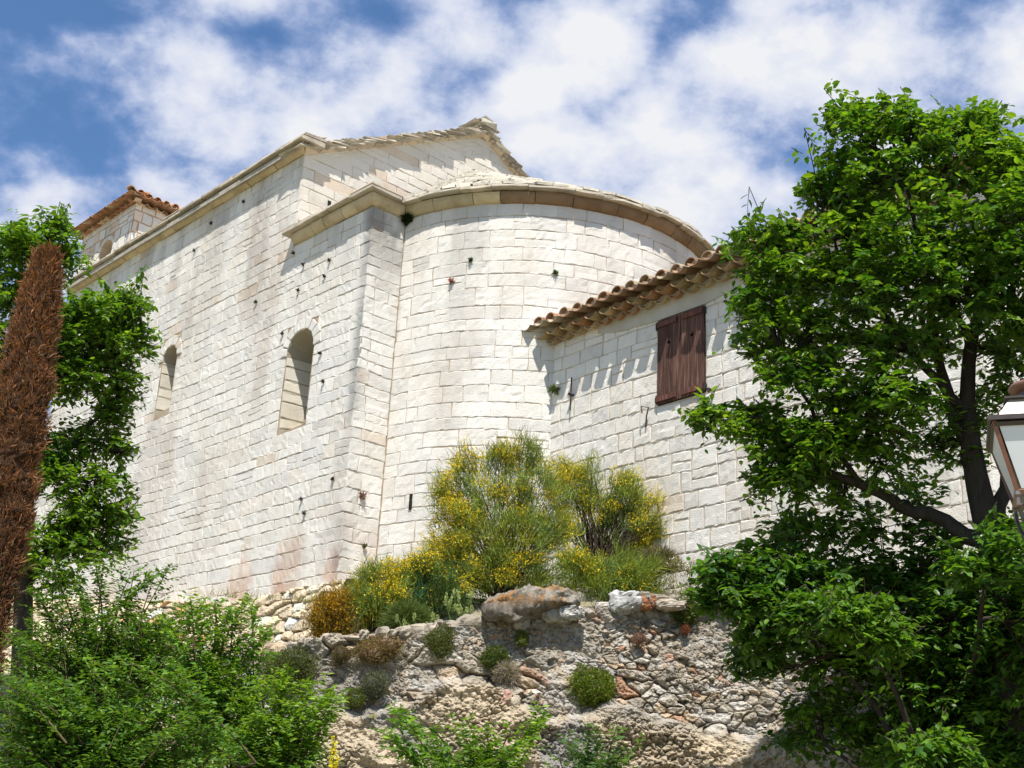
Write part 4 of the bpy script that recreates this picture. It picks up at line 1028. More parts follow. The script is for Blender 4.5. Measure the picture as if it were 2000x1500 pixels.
big_tree('leafy_tree', 'large bright green leafy tree with dark trunk in front of the stone house', 'tree', at(1985, 1420, TR),
         [(1995, 1440, TR, .17), (1965, 1200, TR, .15), (1935, 1050, TR, .135), (1905, 930, TR, .11), (1888, 800, TR, .08), (1893, 680, TR, .065), (1925, 560, TR, .045), (1940, 420, TR-.4, .025), (1940, 280, TR-.7, .01)],
         [[(1942, 1075, TR, .10), (1870, 1035, TR, .075), (1760, 985, TR, .06), (1680, 945, TR-.1, .045), (1560, 900, TR-.2, .025), (1440, 820, TR-.3, .01)],
          [(1905, 930, TR, .07), (1860, 800, TR, .05), (1820, 650, TR, .045), (1810, 520, TR-.3, .03), (1760, 340, TR-.7, .012)],
          [(1888, 800, TR, .05), (1780, 690, TR-.2, .035), (1680, 560, TR-.4, .025), (1600, 440, TR-.5, .01)],
          [(1680, 945, TR-.1, .03), (1600, 830, TR-.2, .022), (1540, 700, TR-.3, .012)],
          [(1935, 1050, TR, .09), (1975, 920, TR+.1, .06), (2030, 700, TR, .05), (2060, 450, TR-.4, .03)],
          [(1893, 680, TR, .04), (1850, 560, TR-.3, .03), (1840, 380, TR-.6, .012)]],
         [(a, b, c, d, e, f, int(g*.9)) for a, b, c, d, e, f, g in RB], 201, .112, .42, G_LIME, per=11)
HB = [(1420, 1110, 62, 40, 12.0, .35, 34), (1500, 1085, 70, 45, 12.2, .4, 40), (1395, 1150, 45, 30, 12.0, .3, 18), (1480, 1165, 80, 40, 12.0, .4, 40), (1570, 1130, 80, 50, 12.3, .5, 44), (1580, 1190, 70, 35, 11.7, .4, 36), (1660, 1190, 75, 40, 11.4, .35, 44), (1720, 1240, 60, 32, 11.4, .3, 30), (1650, 1120, 110, 50, 12.9, .5, 60), (1780, 1130, 120, 60, 12.9, .5, 70), (1500, 1230, 70, 40, 12.4, .4, 36),
      (1900, 1095, 60, 40, 11.3, .35, 30), (1970, 1060, 45, 45, 11.2, .35, 28), (1850, 1200, 120, 80, 12.6, .6, 80), (1960, 1240, 80, 120, 12.4, .6, 70), (1650, 1270, 120, 50, 12.8, .5, 60), (1800, 1330, 140, 80, 12.7, .6, 80), (1950, 1420, 100, 90, 12.5, .6, 60), (1480, 1290, 60, 30, 12.8, .3, 22), (1620, 1380, 90, 50, 12.9, .4, 26), (1570, 1440, 60, 30, 13.0, .3, 14), (1840, 1465, 66, 34, 11.0, .25, 34), (1760, 1470, 60, 30, 12.0, .3, 16), (1700, 1030, 90, 45, 12.9, .5, 36), (1560, 1030, 70, 40, 12.7, .4, 34), (1820, 1050, 60, 40, 12.9, .3, 24), (2040, 1200, 60, 200, 11.8, .8, 90), (1900, 1340, 130, 90, 12.8, .5, 60), (1720, 1420, 110, 60, 13.2, .4, 40), (1960, 1480, 80, 40, 12.2, .4, 34), (1850, 1420, 90, 50, 12.9, .4, 40)]
big_tree('hazel_thicket', 'broad leaved green thicket growing under the large tree against the terrace wall', 'shrub', at(1800, 1560, 12.6),
         [(1800, 1560, 12.6, .06), (1790, 1420, 12.6, .05), (1770, 1280, 12.6, .03), (1740, 1150, 12.6, .012)],
         [[(1800, 1500, 12.6, .04), (1680, 1350, 12.6, .03), (1560, 1210, 12.3, .02), (1430, 1120, 12.1, .008)], [(1800, 1500, 12.6, .04), (1900, 1300, 12.3, .03), (1930, 1120, 11.6, .012)], [(1810, 1540, 12.4, .03), (1760, 1380, 12, .025), (1690, 1220, 11.5, .01)], [(1700, 1540, 12.6, .025), (1600, 1430, 12.8, .015)], [(1820, 1560, 12, .02), (1840, 1490, 11.1, .01)]],
         [(a, b, c, d, e, f, int(g*(1.9 if b > 1140 else 1.15))) for a, b, c, d, e, f, g in HB], 203, .112, .36, green((.04, .115, .016), (.14, .265, .025), .35), per=9)
LBL = [(60, 470, 75, 42, 14, .5, 50), (110, 440, 35, 25, 14, .3, 14), (30, 560, 70, 60, 14.2, .6, 44), (130, 500, 26, 40, 14, .3, 12), (180, 600, 70, 42, 13.8, .5, 56), (250, 600, 45, 28, 13.8, .3, 26), (120, 640, 70, 60, 14, .6, 60), (220, 665, 62, 45, 13.8, .5, 50), (270, 650, 26, 20, 13.8, .2, 10), (150, 730, 80, 45, 14, .6, 60), (240, 740, 36, 34, 13.8, .3, 20), (30, 720, 60, 80, 14.3, .6, 50),
       (215, 800, 40, 42, 14, .3, 22), (160, 860, 60, 40, 14.2, .5, 26), (235, 880, 30, 40, 14, .3, 14), (100, 880, 60, 60, 14.2, .5, 40), (170, 940, 80, 40, 14, .5, 44), (240, 1000, 38, 18, 13.9, .25, 14), (160, 1010, 80, 34, 14, .5, 44), (190, 1060, 60, 25, 13.9, .4, 26), (90, 1060, 60, 40, 14, .5, 34), (120, 1130, 50, 20, 13.8, .3, 10), (-40, 620, 80, 200, 14.3, .8, 90), (-30, 950, 80, 150, 14.2, .8, 70)]
big_tree('leafy_tree', 'green leafy tree standing behind the brown cypress near the bell tower', 'tree', at(40, 1420, 14.2),
         [(40, 1420, 14.2, .12), (45, 1200, 14.2, .10), (50, 1000, 14.2, .085), (60, 800, 14.2, .06), (70, 620, 14.2, .035), (75, 460, 14.1, .012)],
         [[(45, 1150, 14.2, .05), (110, 1060, 14.1, .035), (200, 1010, 14, .012)], [(50, 980, 14.2, .05), (130, 870, 14.1, .03), (220, 790, 14, .012)], [(60, 820, 14.2, .04), (140, 720, 14, .025), (230, 650, 13.8, .01)], [(60, 780, 14.2, .04), (0, 640, 14.3, .02)]],
         [(a, b, c, d, e, f, int(g*1.5)) for a, b, c, d, e, f, g in LBL], 205, .098, .42, green((.05, .135, .014), (.18, .30, .022), .32), per=10)

# ---- dead brown cypress
def cypress():
    t = 11.0; top = at(97, 484, t); bot = at(-60, 1400, t); bot = np.array([top[0], top[1], bot[2]]); H = top[2]-bot[2]
    base = bot.copy(); root = thing('cypress', 'tall narrow dead brown cypress in front of the leafy tree', 'tree', base); rng = RS(301)
    def rad(k): return np.interp(k, [0, .12, .35, .6, .8, .94, .985, 1.0], [.21, .265, .28, .255, .20, .135, .10, .02])*1.0
    mb = MB(); tube(mb, [bot, bot*.5+top*.5, top-ZU*.2], [.09, .06, .02], (.10, .07, .05), 8); mb.build('trunk', M_BARK, root, base, True)
    mb = MB(); n = 30; k = 120
    KK, TH = np.meshgrid(np.linspace(0, 1, k), np.linspace(0, 2*pi, n, endpoint=False), indexing='ij')
    rr = rad(KK)*(.62+.42*fbm(TH*2.2+3, KK*40, 4, 5)); V = np.stack([bot[0]+rr*np.cos(TH), bot[1]+rr*np.sin(TH), bot[2]+KK*H], -1)
    i = np.arange(k-1)[:, None]*n; j = np.arange(n)[None, :]; j2 = (j+1) % n
    mb.add(V.reshape(-1, 3), np.stack([i+j, i+j2, i+n+j2, i+n+j], -1).reshape(-1, 4), (.055, .028, .015))  # dark core colour stands for the shade inside the crown
    N_ = 52000; u = rng.rand(N_); th = rng.uniform(0, 2*pi, N_); r = rad(u)*(.70+.26*rng.rand(N_)**.7)*(.68+.62*fbm(th*2.2+3, u*40, 4, 5))
    D = np.stack([np.cos(th), np.sin(th), np.zeros(N_)], -1)
    P = bot + D*r[:, None] + np.outer(u*H, ZU)
    A = D*rng.uniform(.15, .9, N_)[:, None] + ZU*rng.uniform(.25, 1.0, N_)[:, None] + rng.normal(0, .35, (N_, 3))
    q = fbm(th*3+1, u*26, 3, 9); gap = (fbm(th*2.6+7, u*30, 3, 19) < .36) & (rng.rand(N_) < .93)
    c = np.array([.25, .115, .055])*(.45+1.1*q)[:, None]*rng.uniform(.6, 1.5, N_)[:, None]
    lt = rng.rand(N_) < .10; c[lt] = np.array([.38, .22, .12])*rng.uniform(.7, 1.3, lt.sum())[:, None]
    gsel = (rng.rand(N_) < .5) & (u < .28) & (fbm(th*2, u*18, 2, 77) > .56); c[gsel] = np.array([.06, .085, .015])
    gy = rng.rand(N_) < .12; c[gy] = np.array([.21, .16, .12])*rng.uniform(.7, 1.3, gy.sum())[:, None]
    Ls = rng.uniform(.016, .05, N_)*np.where(rng.rand(N_) < .06, 2.2, 1); k_ = ~gap; N2 = int(k_.sum())
    leaves(mb, P[k_], A[k_], D[k_] + rng.normal(0, .5, (N2, 3)), Ls[k_], c[k_], ST, SF, .30)
    mb.build('crown', M_DRY, root, base)
cypress()

# ---- long-shooted elm scrub, bottom of the picture
def scrub(name, label, base_px, tips, fills, seed, lsize, cols, t, dt, group=None, shoots=()):
    rng = RS(seed); b = at(*base_px); root = thing(name, label, 'shrub', b, group); mb = MB(); LB = []; LD = []; LS = LB
    T = [(x, y, t+rng.uniform(-dt, dt)*.6, 1.) for (x, y) in tips]
    for (x, y, rx, ry, n) in fills:
        for _ in range(int(n*1.1)):
            a = rng.uniform(0, 2*pi); r = rng.rand()**.5
            T.append((x+rx*r*cos(a), y+ry*r*sin(a), t+rng.uniform(-dt, dt), rng.uniform(.5, .8)))
    T += [(q[2], q[3], t+rng.uniform(-.1, .1), q) for q in shoots]
    for (x, y, tt, w) in T:
        ex = None
        if isinstance(w, tuple): ex = w; w = 1
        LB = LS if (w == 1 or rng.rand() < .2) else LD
        tip = at(x, y, tt); full = tip-b; L = np.linalg.norm(full)
        ln = min(L*.85, rng.uniform(.75, 1.15)*(1.1 if w == 1 else .6)); 
        d = norm(full*np.array([1, .6, .8]) + rng.normal(0, .18 if w == 1 else .45, 3)*L*.5 + ZU*.1)
        st = tip - d*ln
        if ex: st = at(ex[0], ex[1], tt+.1); ln = np.linalg.norm(tip-st); d = (tip-st)/ln
        main = curve(st, tip, ZU*(.05 if not ex else .07)*ln + rng.normal(0, .02, 3), 9)
        tube(mb, main, np.linspace(.008, .0022, 9)*w, (.13, .10, .055), 4)
        if w == 1 or rng.rand() < .1:
            tube(mb, curve(b+rng.normal(0, .1, 3)*np.array([1, 1, 0]), st, ZU*.05, 5), np.linspace(.014, .008, 5), (.10, .08, .05), 4)
        nt = max(6, int(ln/(.055 if not ex else .034))); sd = norm(np.cross(d, ZU)+rng.normal(0, .15, 3))
        for i in range(nt):
            k = .08+.92*i/nt; p = main[0]*(1-k)+main[-1]*k + ZU*(.05*ln)*4*k*(1-k)
            sg = 1 if i % 2 else -1
            tl = (.10+.24*(1-k))*rng.uniform(.6, 1.2)*(.8+.3*w)
            if ex: tl = (.06+.20*min(1, 2.2*(1-k)))*rng.uniform(.7, 1.15)
            td = norm(d*.75 + sg*sd*.8 + ZU*rng.uniform(-.1, .45) + rng.normal(0, .15, 3))
            spray(LB, rng, p, td, tl*(1.1 if w == 1 else 1), max(5, int(tl/(.012 if w == 1 else .016))), lsize*1.38)
        spray(LB, rng, main[-3], d, np.linalg.norm(main[-1]-main[-3])+.05, 8, lsize)
    mb.build('stem', M_BARK, root, b, True); ml = MB(); n = flush(LS, ml, cols, rng, ST, SF, 1.0); n += flush(LD, ml, lambda r_, P_: cols(r_, P_)*np.array([.66, .72, .7]), rng, ST, SF, 1.0); ml.build('foliage', M_LEAF2, root, b)  # fill leaves tinted darker: older growth, plus shade painted into the interior
    return n
G1 = green((.05, .125, .02), (.155, .265, .03), .35); G2 = green((.07, .175, .022), (.235, .36, .035), .35); G3 = green((.065, .16, .025), (.20, .325, .038), .35)
ELM = 'elm scrub along the foot of the terrace wall'
scrub('elm_shrub', 'dark green elm shrub with one long shoot leaning over the church wall', (170, 1560, 9.6),
      [(330, 1110), (300, 1130), (105, 1105), (150, 1110), (200, 1120), (255, 1120), (70, 1160), (360, 1195), (60, 1200), (410, 1205)],
      [(190, 1200, 110, 60, 26), (250, 1250, 110, 60, 26), (150, 1270, 110, 60, 22), (330, 1240, 70, 50, 14), (45, 1280, 50, 60, 16)], 401, .040, G1, 9.7, .45, ELM, [(180, 1230, 338, 1106), (150, 1240, 95, 1100), (200, 1210, 185, 1098), (230, 1190, 262, 1112), (250, 1260, 420, 1190), (120, 1260, 62, 1150), (300, 1290, 240, 1180)])
scrub('elm_shrub', 'light green elm shrub with upright shoots in front of the rubble footing', (400, 1560, 8.9),
      [(372, 1170), (420, 1180), (455, 1195), (490, 1180), (505, 1215), (395, 1225), (310, 1205), (520, 1240), (475, 1240)],
      [(430, 1290, 80, 50, 16), (370, 1330, 90, 50, 18), (470, 1350, 70, 50, 14)], 403, .041, G2, 8.9, .35, ELM, [(400, 1330, 452, 1188), (420, 1310, 492, 1172), (380, 1330, 372, 1168), (440, 1330, 525, 1240), (390, 1350, 315, 1210), (410, 1300, 418, 1176)])
scrub('elm_shrub', 'bright elm shrub with leafy shoots below the round cushion plant', (520, 1580, 8.3),
      [(560, 1315), (585, 1330), (540, 1350), (610, 1340), (645, 1345), (660, 1365), (620, 1390), (655, 1395), (500, 1340), (570, 1380)],
      [(560, 1420, 70, 50, 18), (480, 1440, 90, 50, 20), (600, 1470, 40, 40, 8)], 405, .042, G2, 8.3, .3, ELM, [(545, 1475, 555, 1315), (560, 1480, 648, 1350), (575, 1490, 668, 1372), (540, 1470, 600, 1335), (520, 1450, 505, 1330)])
scrub('elm_shrub', 'dense green elm shrub spreading across the lower corner under the cypress', (190, 1640, 7.6),
      [(180, 1290), (235, 1300), (300, 1330), (330, 1370), (60, 1340), (30, 1400), (10, 1450), (130, 1330), (260, 1400), (200, 1350)],
      [(160, 1400, 140, 60, 34), (60, 1360, 60, 60, 26), (300, 1430, 110, 60, 26), (100, 1470, 110, 40, 22), (250, 1480, 140, 30, 22), (20, 1470, 50, 40, 8), (420, 1470, 60, 40, 10)], 407, .040, G3, 7.6, .4, ELM, [(500, 1490, 228, 1286), (360, 1450, 175, 1288), (470, 1500, 320, 1400), (300, 1480, 130, 1380), (250, 1500, 60, 1440), (420, 1420, 330, 1300), (120, 1460, 10, 1400)])
scrub('elm_shrub', 'sparse elm sapling with crossing shoots at the bottom of the rock face', (935, 1640, 7.4),
      [(772, 1388), (766, 1440), (1062, 1402), (1010, 1410), (850, 1440), (905, 1430), (960, 1440), (800, 1470)],
      [(900, 1480, 100, 25, 10), (1010, 1470, 60, 30, 6)], 409, .043, G2, 7.4, .15, ELM, [(900, 1520, 770, 1386), (835, 1520, 764, 1440), (965, 1520, 1062, 1400), (940, 1520, 905, 1425)])
scrub('elm_shrub', 'thin pale green sapling beside the red stonecrop at the bottom', (1160, 1620, 7.8),
      [(1110, 1440), (1165, 1430), (1205, 1420), (1240, 1465), (1140, 1470), (1090, 1475)],
      [(1160, 1485, 80, 20, 8)], 411, .042, green((.05, .12, .035), (.13, .22, .06)), 7.8, .15, ELM)

# ---- brooms on the terrace
def ribbons(mb, P, D, L, w, col, rng, seg=2, droop=.15):
    n = len(P); s = norm(np.cross(D, rng.normal(0, 1, (n, 3)))); D = norm(D); ts = np.linspace(0, 1, seg+1); V = []
    for t in ts:
        c = P + D*(L*t)[:, None] - np.outer(droop*L*t*t, ZU); ww = w*(1-.7*t)
        V += [c - s*ww[:, None], c + s*ww[:, None]]
    V = np.stack(V, 1); k = 2*(seg+1); F = np.array([[2*i, 2*i+1, 2*i+3, 2*i+2] for i in range(seg)])
    mb.add(V.reshape(-1, 3), (F[None]+(np.arange(n)*k)[:, None, None]).reshape(-1, 4), np.repeat(col, k, axis=0))
def flowers(mb, P, size, col, rng):
    n = len(P); A = norm(rng.normal(0, 1, (n, 3))); leaves(mb, P, A, norm(rng.normal(0, 1, (n, 3))+ZU*.5), size, col, ST, SF, 1.3)
def broom(label, base_px, blobs, seed, fl=.5, gcol=(.18, .235, .04), fcol=(.86, .64, .03), nstem=5, bare=.0, group='flowering broom bushes on the terrace'):
    """blobs: (x, y, rx, ry, dt, tufts, flowering)"""
    rng = RS(seed); b = at(*base_px); t0 = base_px[2]; root = thing('broom_bush', label, 'bush', b, group)
    ms, mg, mf = MB(), MB(), MB()
    for (x, y, rx, ry, dt, n, f) in blobs:
        cen = at(x, y, t0); ppm = FPX/np.linalg.norm(cen-CAM)
        n = int(n*1.15)
        for i in range(n):
            a = rng.uniform(0, 2*pi); r = rng.rand()**.45*rng.choice([.6, .95, 1.3])
            p = cen + CX*(r*cos(a)*rx/ppm) + CU*(r*sin(a)*ry/ppm) + FWD*np.array([1, 1, 0])*rng.uniform(-dt, dt)
            out = norm((p-b)*np.array([1, 1, .5]) + ZU*.35 + rng.normal(0, .15, 3))
            if i % max(1, n//nstem) == 0:
                c = curve(b+rng.normal(0, .08, 3)*np.array([1, 1, .2]), p, ZU*.06+rng.normal(0, .05, 3), 6, .02, rng); tube(ms, c, np.linspace(.012, .004, 6), (.075, .055, .04), 4)
            k = 60; D = norm(out*.8 + rng.normal(0, .55, (k, 3)) + ZU*.45); L = rng.uniform(.06, .17, k)*(rng.uniform(1.3, 2.0) if rng.rand() < .22 else 1)
            P = p + rng.normal(0, .06, (k, 3))
            cc = np.array(gcol)*rng.uniform(.65, 1.35, k)[:, None]*rng.uniform(.7, 1.25); cc = cc*(1+np.array([.5, .25, 0])*(rng.rand() < .3))
            bl = fbm(np.array([p[0]*5+30]), np.array([p[2]*5+p[1]*3]), 2, seed)[0]
            if rng.rand() < .25: cc = cc*np.array([.75, .95, 1.5])
            ribbons(mg, P, D, L, np.full(k, .0042), cc, rng)
            if rng.rand() < f*1.5*sstep(.30, .66, bl):
                q = rng.randint(50, 190); j = rng.randint(0, k, q); tt = rng.uniform(.3, 1.0, q)
                Pf = P[j] + D[j]*(L[j]*tt)[:, None] + rng.normal(0, .008, (q, 3))
                flowers(mf, Pf, rng.uniform(.016, .030, q), np.array(fcol)*rng.uniform(.6, 1.15, q)[:, None]*np.array([1, 1, 1]), rng)
    if ms.n: ms.build('stem', M_BARK, root, b, True)
    mg.build('foliage', M_BROOM, root, b)
    if mf.n: mf.build('flowers', M_FLOWER, root, b)
broom('tallest broom bush with yellow tips against the apse behind the boulder', (985, 1175, 17.2),
      [(975, 900, 45, 26, .2, 26, .75), (1035, 905, 30, 30, .2, 16, .15), (905, 920, 24, 28, .2, 12, .6), (880, 965, 26, 34, .25, 18, .75), (960, 970, 60, 40, .4, 40, .35), (1050, 960, 46, 40, .3, 30, .25), (900, 1020, 40, 36, .4, 30, .75), (980, 1050, 80, 50, .5, 60, .25), (1070, 1040, 44, 50, .4, 34, .15), (890, 1080, 42, 36, .4, 32, .6), (960, 1110, 80, 40, .5, 46, .4), (1050, 1110, 60, 44, .5, 34, .3), (905, 1135, 60, 30, .4, 28, .3), (1000, 1150, 90, 20, .4, 26, .25)], 501)
broom('broom bush with bare forked stems and golden tips against the house wall', (1165, 1125, 17.9),
      [(1118, 925, 26, 20, .15, 12, .8), (1155, 940, 24, 28, .2, 14, .3), (1105, 985, 22, 40, .2, 14, .6), (1150, 985, 30, 26, .2, 14, .4), (1215, 950, 26, 24, .2, 16, .7), (1245, 985, 26, 34, .2, 18, .45), (1200, 1000, 24, 26, .2, 16, .5), (1175, 1020, 30, 24, .2, 10, .4), (1235, 1040, 26, 20, .2, 8, .5), (1270, 1030, 16, 20, .15, 8, .7), (1110, 1040, 22, 20, .2, 8, .5), (1190, 1050, 30, 18, .2, 4, .3)], 503, nstem=7)
broom('low green broom bush right of the boulder in front of the bare stems', (1195, 1172, 16.6),
      [(1130, 1110, 34, 28, .3, 22, .3), (1190, 1120, 50, 30, .3, 34, .1), (1245, 1125, 34, 26, .3, 22, .1), (1170, 1150, 70, 18, .3, 26, .15), (1240, 1155, 36, 14, .2, 12, .1)], 505, gcol=(.16, .22, .03))
broom('dark green broom bush with a golden top left of the tallest bush', (850, 1205, 16.9),
      [(835, 1115, 40, 24, .25, 26, .85), (800, 1125, 20, 20, .2, 10, .8), (850, 1150, 60, 34, .4, 44, .12), (820, 1180, 60, 24, .3, 30, .05), (880, 1180, 40, 26, .3, 22, .1)], 507, gcol=(.085, .15, .04))
broom('broom bush full of yellow flowers in front of the choir corner', (735, 1232, 16.7),
      [(715, 1135, 20, 22, .2, 12, .6), (755, 1130, 26, 20, .2, 16, .9), (700, 1165, 28, 28, .25, 22, .6), (760, 1165, 36, 26, .3, 26, .85), (720, 1205, 44, 26, .3, 28, .2), (775, 1205, 36, 24, .3, 20, .15)], 509)
broom('orange yellow rounded broom at the left end of the terrace bushes', (650, 1258, 16.5),
      [(655, 1185, 24, 18, .2, 20, .95), (640, 1215, 26, 24, .25, 28, .9), (665, 1230, 26, 20, .25, 20, .7), (640, 1245, 20, 10, .15, 10, .5)], 511, gcol=(.15, .115, .02), fcol=(.55, .30, .012))
broom('small yellow broom tuft at the foot of the house wall', (1300, 1090, 18.0), [(1298, 1056, 26, 16, .15, 18, .9)], 513, nstem=4)
broom('tiny yellow broom tuft under the bare stems by the house', (1256, 1085, 18.0), [(1256, 1073, 14, 10, .1, 8, .95)], 515, nstem=3)
broom('thin greenish broom with upright wands at the edge of the tree', (1410, 1085, 17.6), [(1402, 1030, 12, 16, .1, 8, .05), (1398, 1058, 20, 18, .1, 10, .25), (1425, 1065, 18, 18, .1, 8, .3)], 517, gcol=(.13, .15, .05), nstem=5)
broom('yellow broom half hidden behind the tree leaves', (1500, 1085, 17.4), [(1475, 960, 18, 16, .15, 8, .8), (1495, 985, 30, 24, .2, 14, .5), (1510, 1040, 40, 26, .2, 18, .7), (1570, 1050, 36, 30, .2, 16, .7), (1640, 1070, 50, 24, .2, 16, .6)], 519)

# ---- cushions, stonecrops, small plants
def cushion(name, label, x, y, rx, ry, t, col, seed, n=1500, size=.028, group=None, col2=None, spiky=False, cat='plant', flat=.7):
    rng = RS(seed); t = tw(x, y, .10) if t is None else t; c0 = at(x, y, t); ppm = FPX/np.linalg.norm(c0-CAM); b = c0 - ZU*ry/ppm
    root = thing(name, label, cat, b, group); mb = MB(); ms = MB()
    nl = 5 if rx > 18 else 3
    for q in range(nl):                                   # several uneven lobes, a little ragged and hanging
        a = 2*pi*q/nl + rng.uniform(-.5, .5); k0 = rng.uniform(.25, .55) if q else 0
        c = c0 + CX*cos(a)*k0*rx/ppm + ZU*(sin(a)*k0*ry/ppm) - FWD*rng.uniform(-.03, .05)
        f = rng.uniform(.5, .72) if q else .74
        Rr = np.array([rx/ppm, rx/ppm*flat, ry/ppm])*f*1.28; m = int(n*1.5*f*f/ (1+.33*(nl-1))*1.4)
        D = norm(rng.normal(0, 1, (m, 3))); lump = .55+.85*fbm(D[:, 0]*2.6+9+q*3, D[:, 2]*2.6+D[:, 1]*1.3+9, 4, seed, .6)
        P = c + D*Rr*((.66+.36*rng.rand(m))*lump)[:, None]
        A = D*.9 + ZU*.4 + rng.normal(0, .5, (m, 3)); w = np.clip(rng.rand(m)*.8+.5*(fbm(D[:, 0]*2+q, D[:, 2]*2, 2, seed+3)-.3), 0, 1)[:, None]
        cc = (np.array(col)*(1-w)+np.array(col2 if col2 is not None else col)*w)*rng.uniform(.6, 1.35, m)[:, None]
        dry = rng.rand(m) < .07; cc[dry] = np.array([.26, .21, .13])
        if spiky: ribbons(mb, P, A, rng.uniform(size, size*2.2, m), np.full(m, .0036), cc, rng, 1)
        else: leaves(mb, P, A, norm(D+rng.normal(0, .6, (m, 3))), rng.uniform(size*.6, size*1.25, m), cc, ST, SF, .8)
        stone(mb, c, Rr*.60, rng, np.array(col)*.6, 9, .25)
        for i in range(4): tube(ms, curve(b+rng.normal(0, .02, 3), c+D[i]*Rr*.8, (0, 0, 0), 4), .004, (.11, .09, .06), 3)
    ms.build('stem', M_BARK, root, b); mb.build('foliage', M_BROOM if spiky else M_LEAF2, root, b)
CG = 'cushion plants rooted in the terrace wall'
cushion('cushion_shrub', 'bright green round cushion shrub on the lower wall face', 1161, 1342, 41, 33, None, (.10, .16, .012), 601, 4200, .03, CG, (.17, .22, .02))
cushion('cushion_shrub', 'largest dull green cushion shrub above the elm shoots', 570, 1305, 54, 36, None, (.085, .11, .03), 602, 5200, .026, CG, (.13, .15, .05))
cushion('cushion_shrub', 'olive green cushion hanging from the wall top left of the boulder', 858, 1258, 26, 28, None, (.09, .12, .025), 603, 2200, .026, CG, (.14, .15, .04))
cushion('cushion_shrub', 'dark green cushion shrub below the left end of the boulder', 968, 1283, 25, 24, None, (.07, .11, .02), 604, 2000, .026, CG, (.12, .16, .03))
cushion('cushion_shrub', 'grey green thyme cushion in the middle of the wall left part', 735, 1340, 26, 22, None, (.15, .155, .11), 605, 1900, .022, CG, (.10, .13, .06))
cushion('cushion_shrub', 'small olive cushion just below the grey green thyme', 697, 1364, 20, 17, None, (.09, .13, .025), 606, 1200, .024, CG, (.14, .17, .04))
cushion('cushion_shrub', 'leafy green cushion spilling from the wall top near the tree', 1338, 1190, 28, 30, None, (.06, .10, .015), 607, 2200, .03, CG, (.14, .17, .03))
cushion('cushion_shrub', 'small yellow green cushion in a joint below the boulder', 1020, 1248, 14, 11, None, (.12, .16, .03), 608, 700, .024, CG)
cushion('stonecrop', 'wide reddish green stonecrop mat on the wall top before the flowering broom', 738, 1270, 44, 24, None, (.28, .17, .09), 609, 3000, .024, None, (.12, .13, .03))
cushion('stonecrop', 'orange brown stonecrop tuft against the right side of the boulder', 1100, 1180, 26, 14, None, (.36, .17, .08), 610, 1300, .026, None, (.24, .16, .06), True)
cushion('stonecrop', 'red brown stonecrop cushion at the bottom of the rock face', 1206, 1440, 34, 26, None, (.22, .12, .06), 611, 2400, .026, None, (.12, .13, .03))
cushion('stonecrop', 'purple brown stonecrop in the wall beside the olive cushion', 668, 1280, 18, 18, None, (.20, .13, .09), 612, 1000, .024, None, (.11, .12, .03))
cushion('stonecrop', 'small pink stonecrop in a joint under the rust red block', 1250, 1247, 15, 12, None, (.30, .17, .15), 613, 600, .022, None, (.2, .12, .1))
cushion('stonecrop', 'dark red stonecrop dangling below the leafy cushion near the tree', 1338, 1228, 10, 11, None, (.22, .08, .05), 614, 500, .022)
cushion('dry_tuft', 'grey dead tuft hanging under the dark green cushion', 990, 1318, 24, 18, None, (.30, .26, .21), 615, 900, .04, None, None, True)
cushion('heath_bush', 'brownish green heath bush beside the white flowers', 1292, 1098, 36, 22, 17.0, (.12, .12, .05), 616, 1800, .05, None, (.17, .14, .08), True, 'bush')
cushion('low_bush', 'soft green rounded bush below the golden broom', 800, 1205, 40, 22, 16.3, (.085, .135, .03), 617, 2600, .06, None, (.12, .17, .04), True, 'bush')
def white_flowers():
    rng = RS(71); b = at(1312, 1150, 16.6); root = thing('white_flower_patch', 'patch of small white flowers on the terrace between broom and tree', 'flowers', b); mg, mf = MB(), MB()
    for i in range(34):
        p = at(rng.uniform(1272, 1352), rng.uniform(1088, 1160), 16.6); P = p+rng.normal(0, .03, (26, 3))
        ribbons(mg, P-ZU*.06, ZU+rng.normal(0, .5, (26, 3)), rng.uniform(.05, .12, 26), np.full(26, .004), np.array([.16, .15, .06])*rng.uniform(.6, 1.3, 26)[:, None], rng)
        if p[2] > 0 and i % 2 == 0:
            n = rng.randint(14, 30); flowers(mf, p + rng.normal(0, .03, (n, 3))*np.array([1, 1, .5]), rng.uniform(.018, .03, n), np.tile([.78, .74, .70], (n, 1))*rng.uniform(.85, 1.05, n)[:, None], rng)
    mg.build('foliage', M_BROOM, root, b); mf.build('flowers', M_FLOWER, root, b)
white_flowers()
def grass_patch():
    rng = RS(73); mg = MB(); n = 9000
    x = rng.uniform(-4.2, 4.5, n); y = rng.uniform(15.45, 18.4, n); keep = fbm(x*1.4+8, y*1.4, 3, 3) > .47; x, y = x[keep], y[keep]; n = len(x)
    z = wall_top(x)-.05 + (np.maximum(5.05, wall_top(x))-wall_top(x))*sstep(15.6, 18.6, y)
    c = np.array([.17, .17, .06])*rng.uniform(.6, 1.4, n)[:, None]; dry = rng.rand(n) < .35; c[dry] = np.array([.36, .30, .16])
    ribbons(mg, np.c_[x, y, z], ZU+rng.normal(0, .35, (n, 3)), rng.uniform(.06, .2, n), np.full(n, .004), c, rng)
    o = mg.build('grass', M_BROOM); o['kind'] = 'stuff'; o['label'] = 'thin dry grass on the terrace above the rubble wall'; o['category'] = 'grass'
grass_patch()
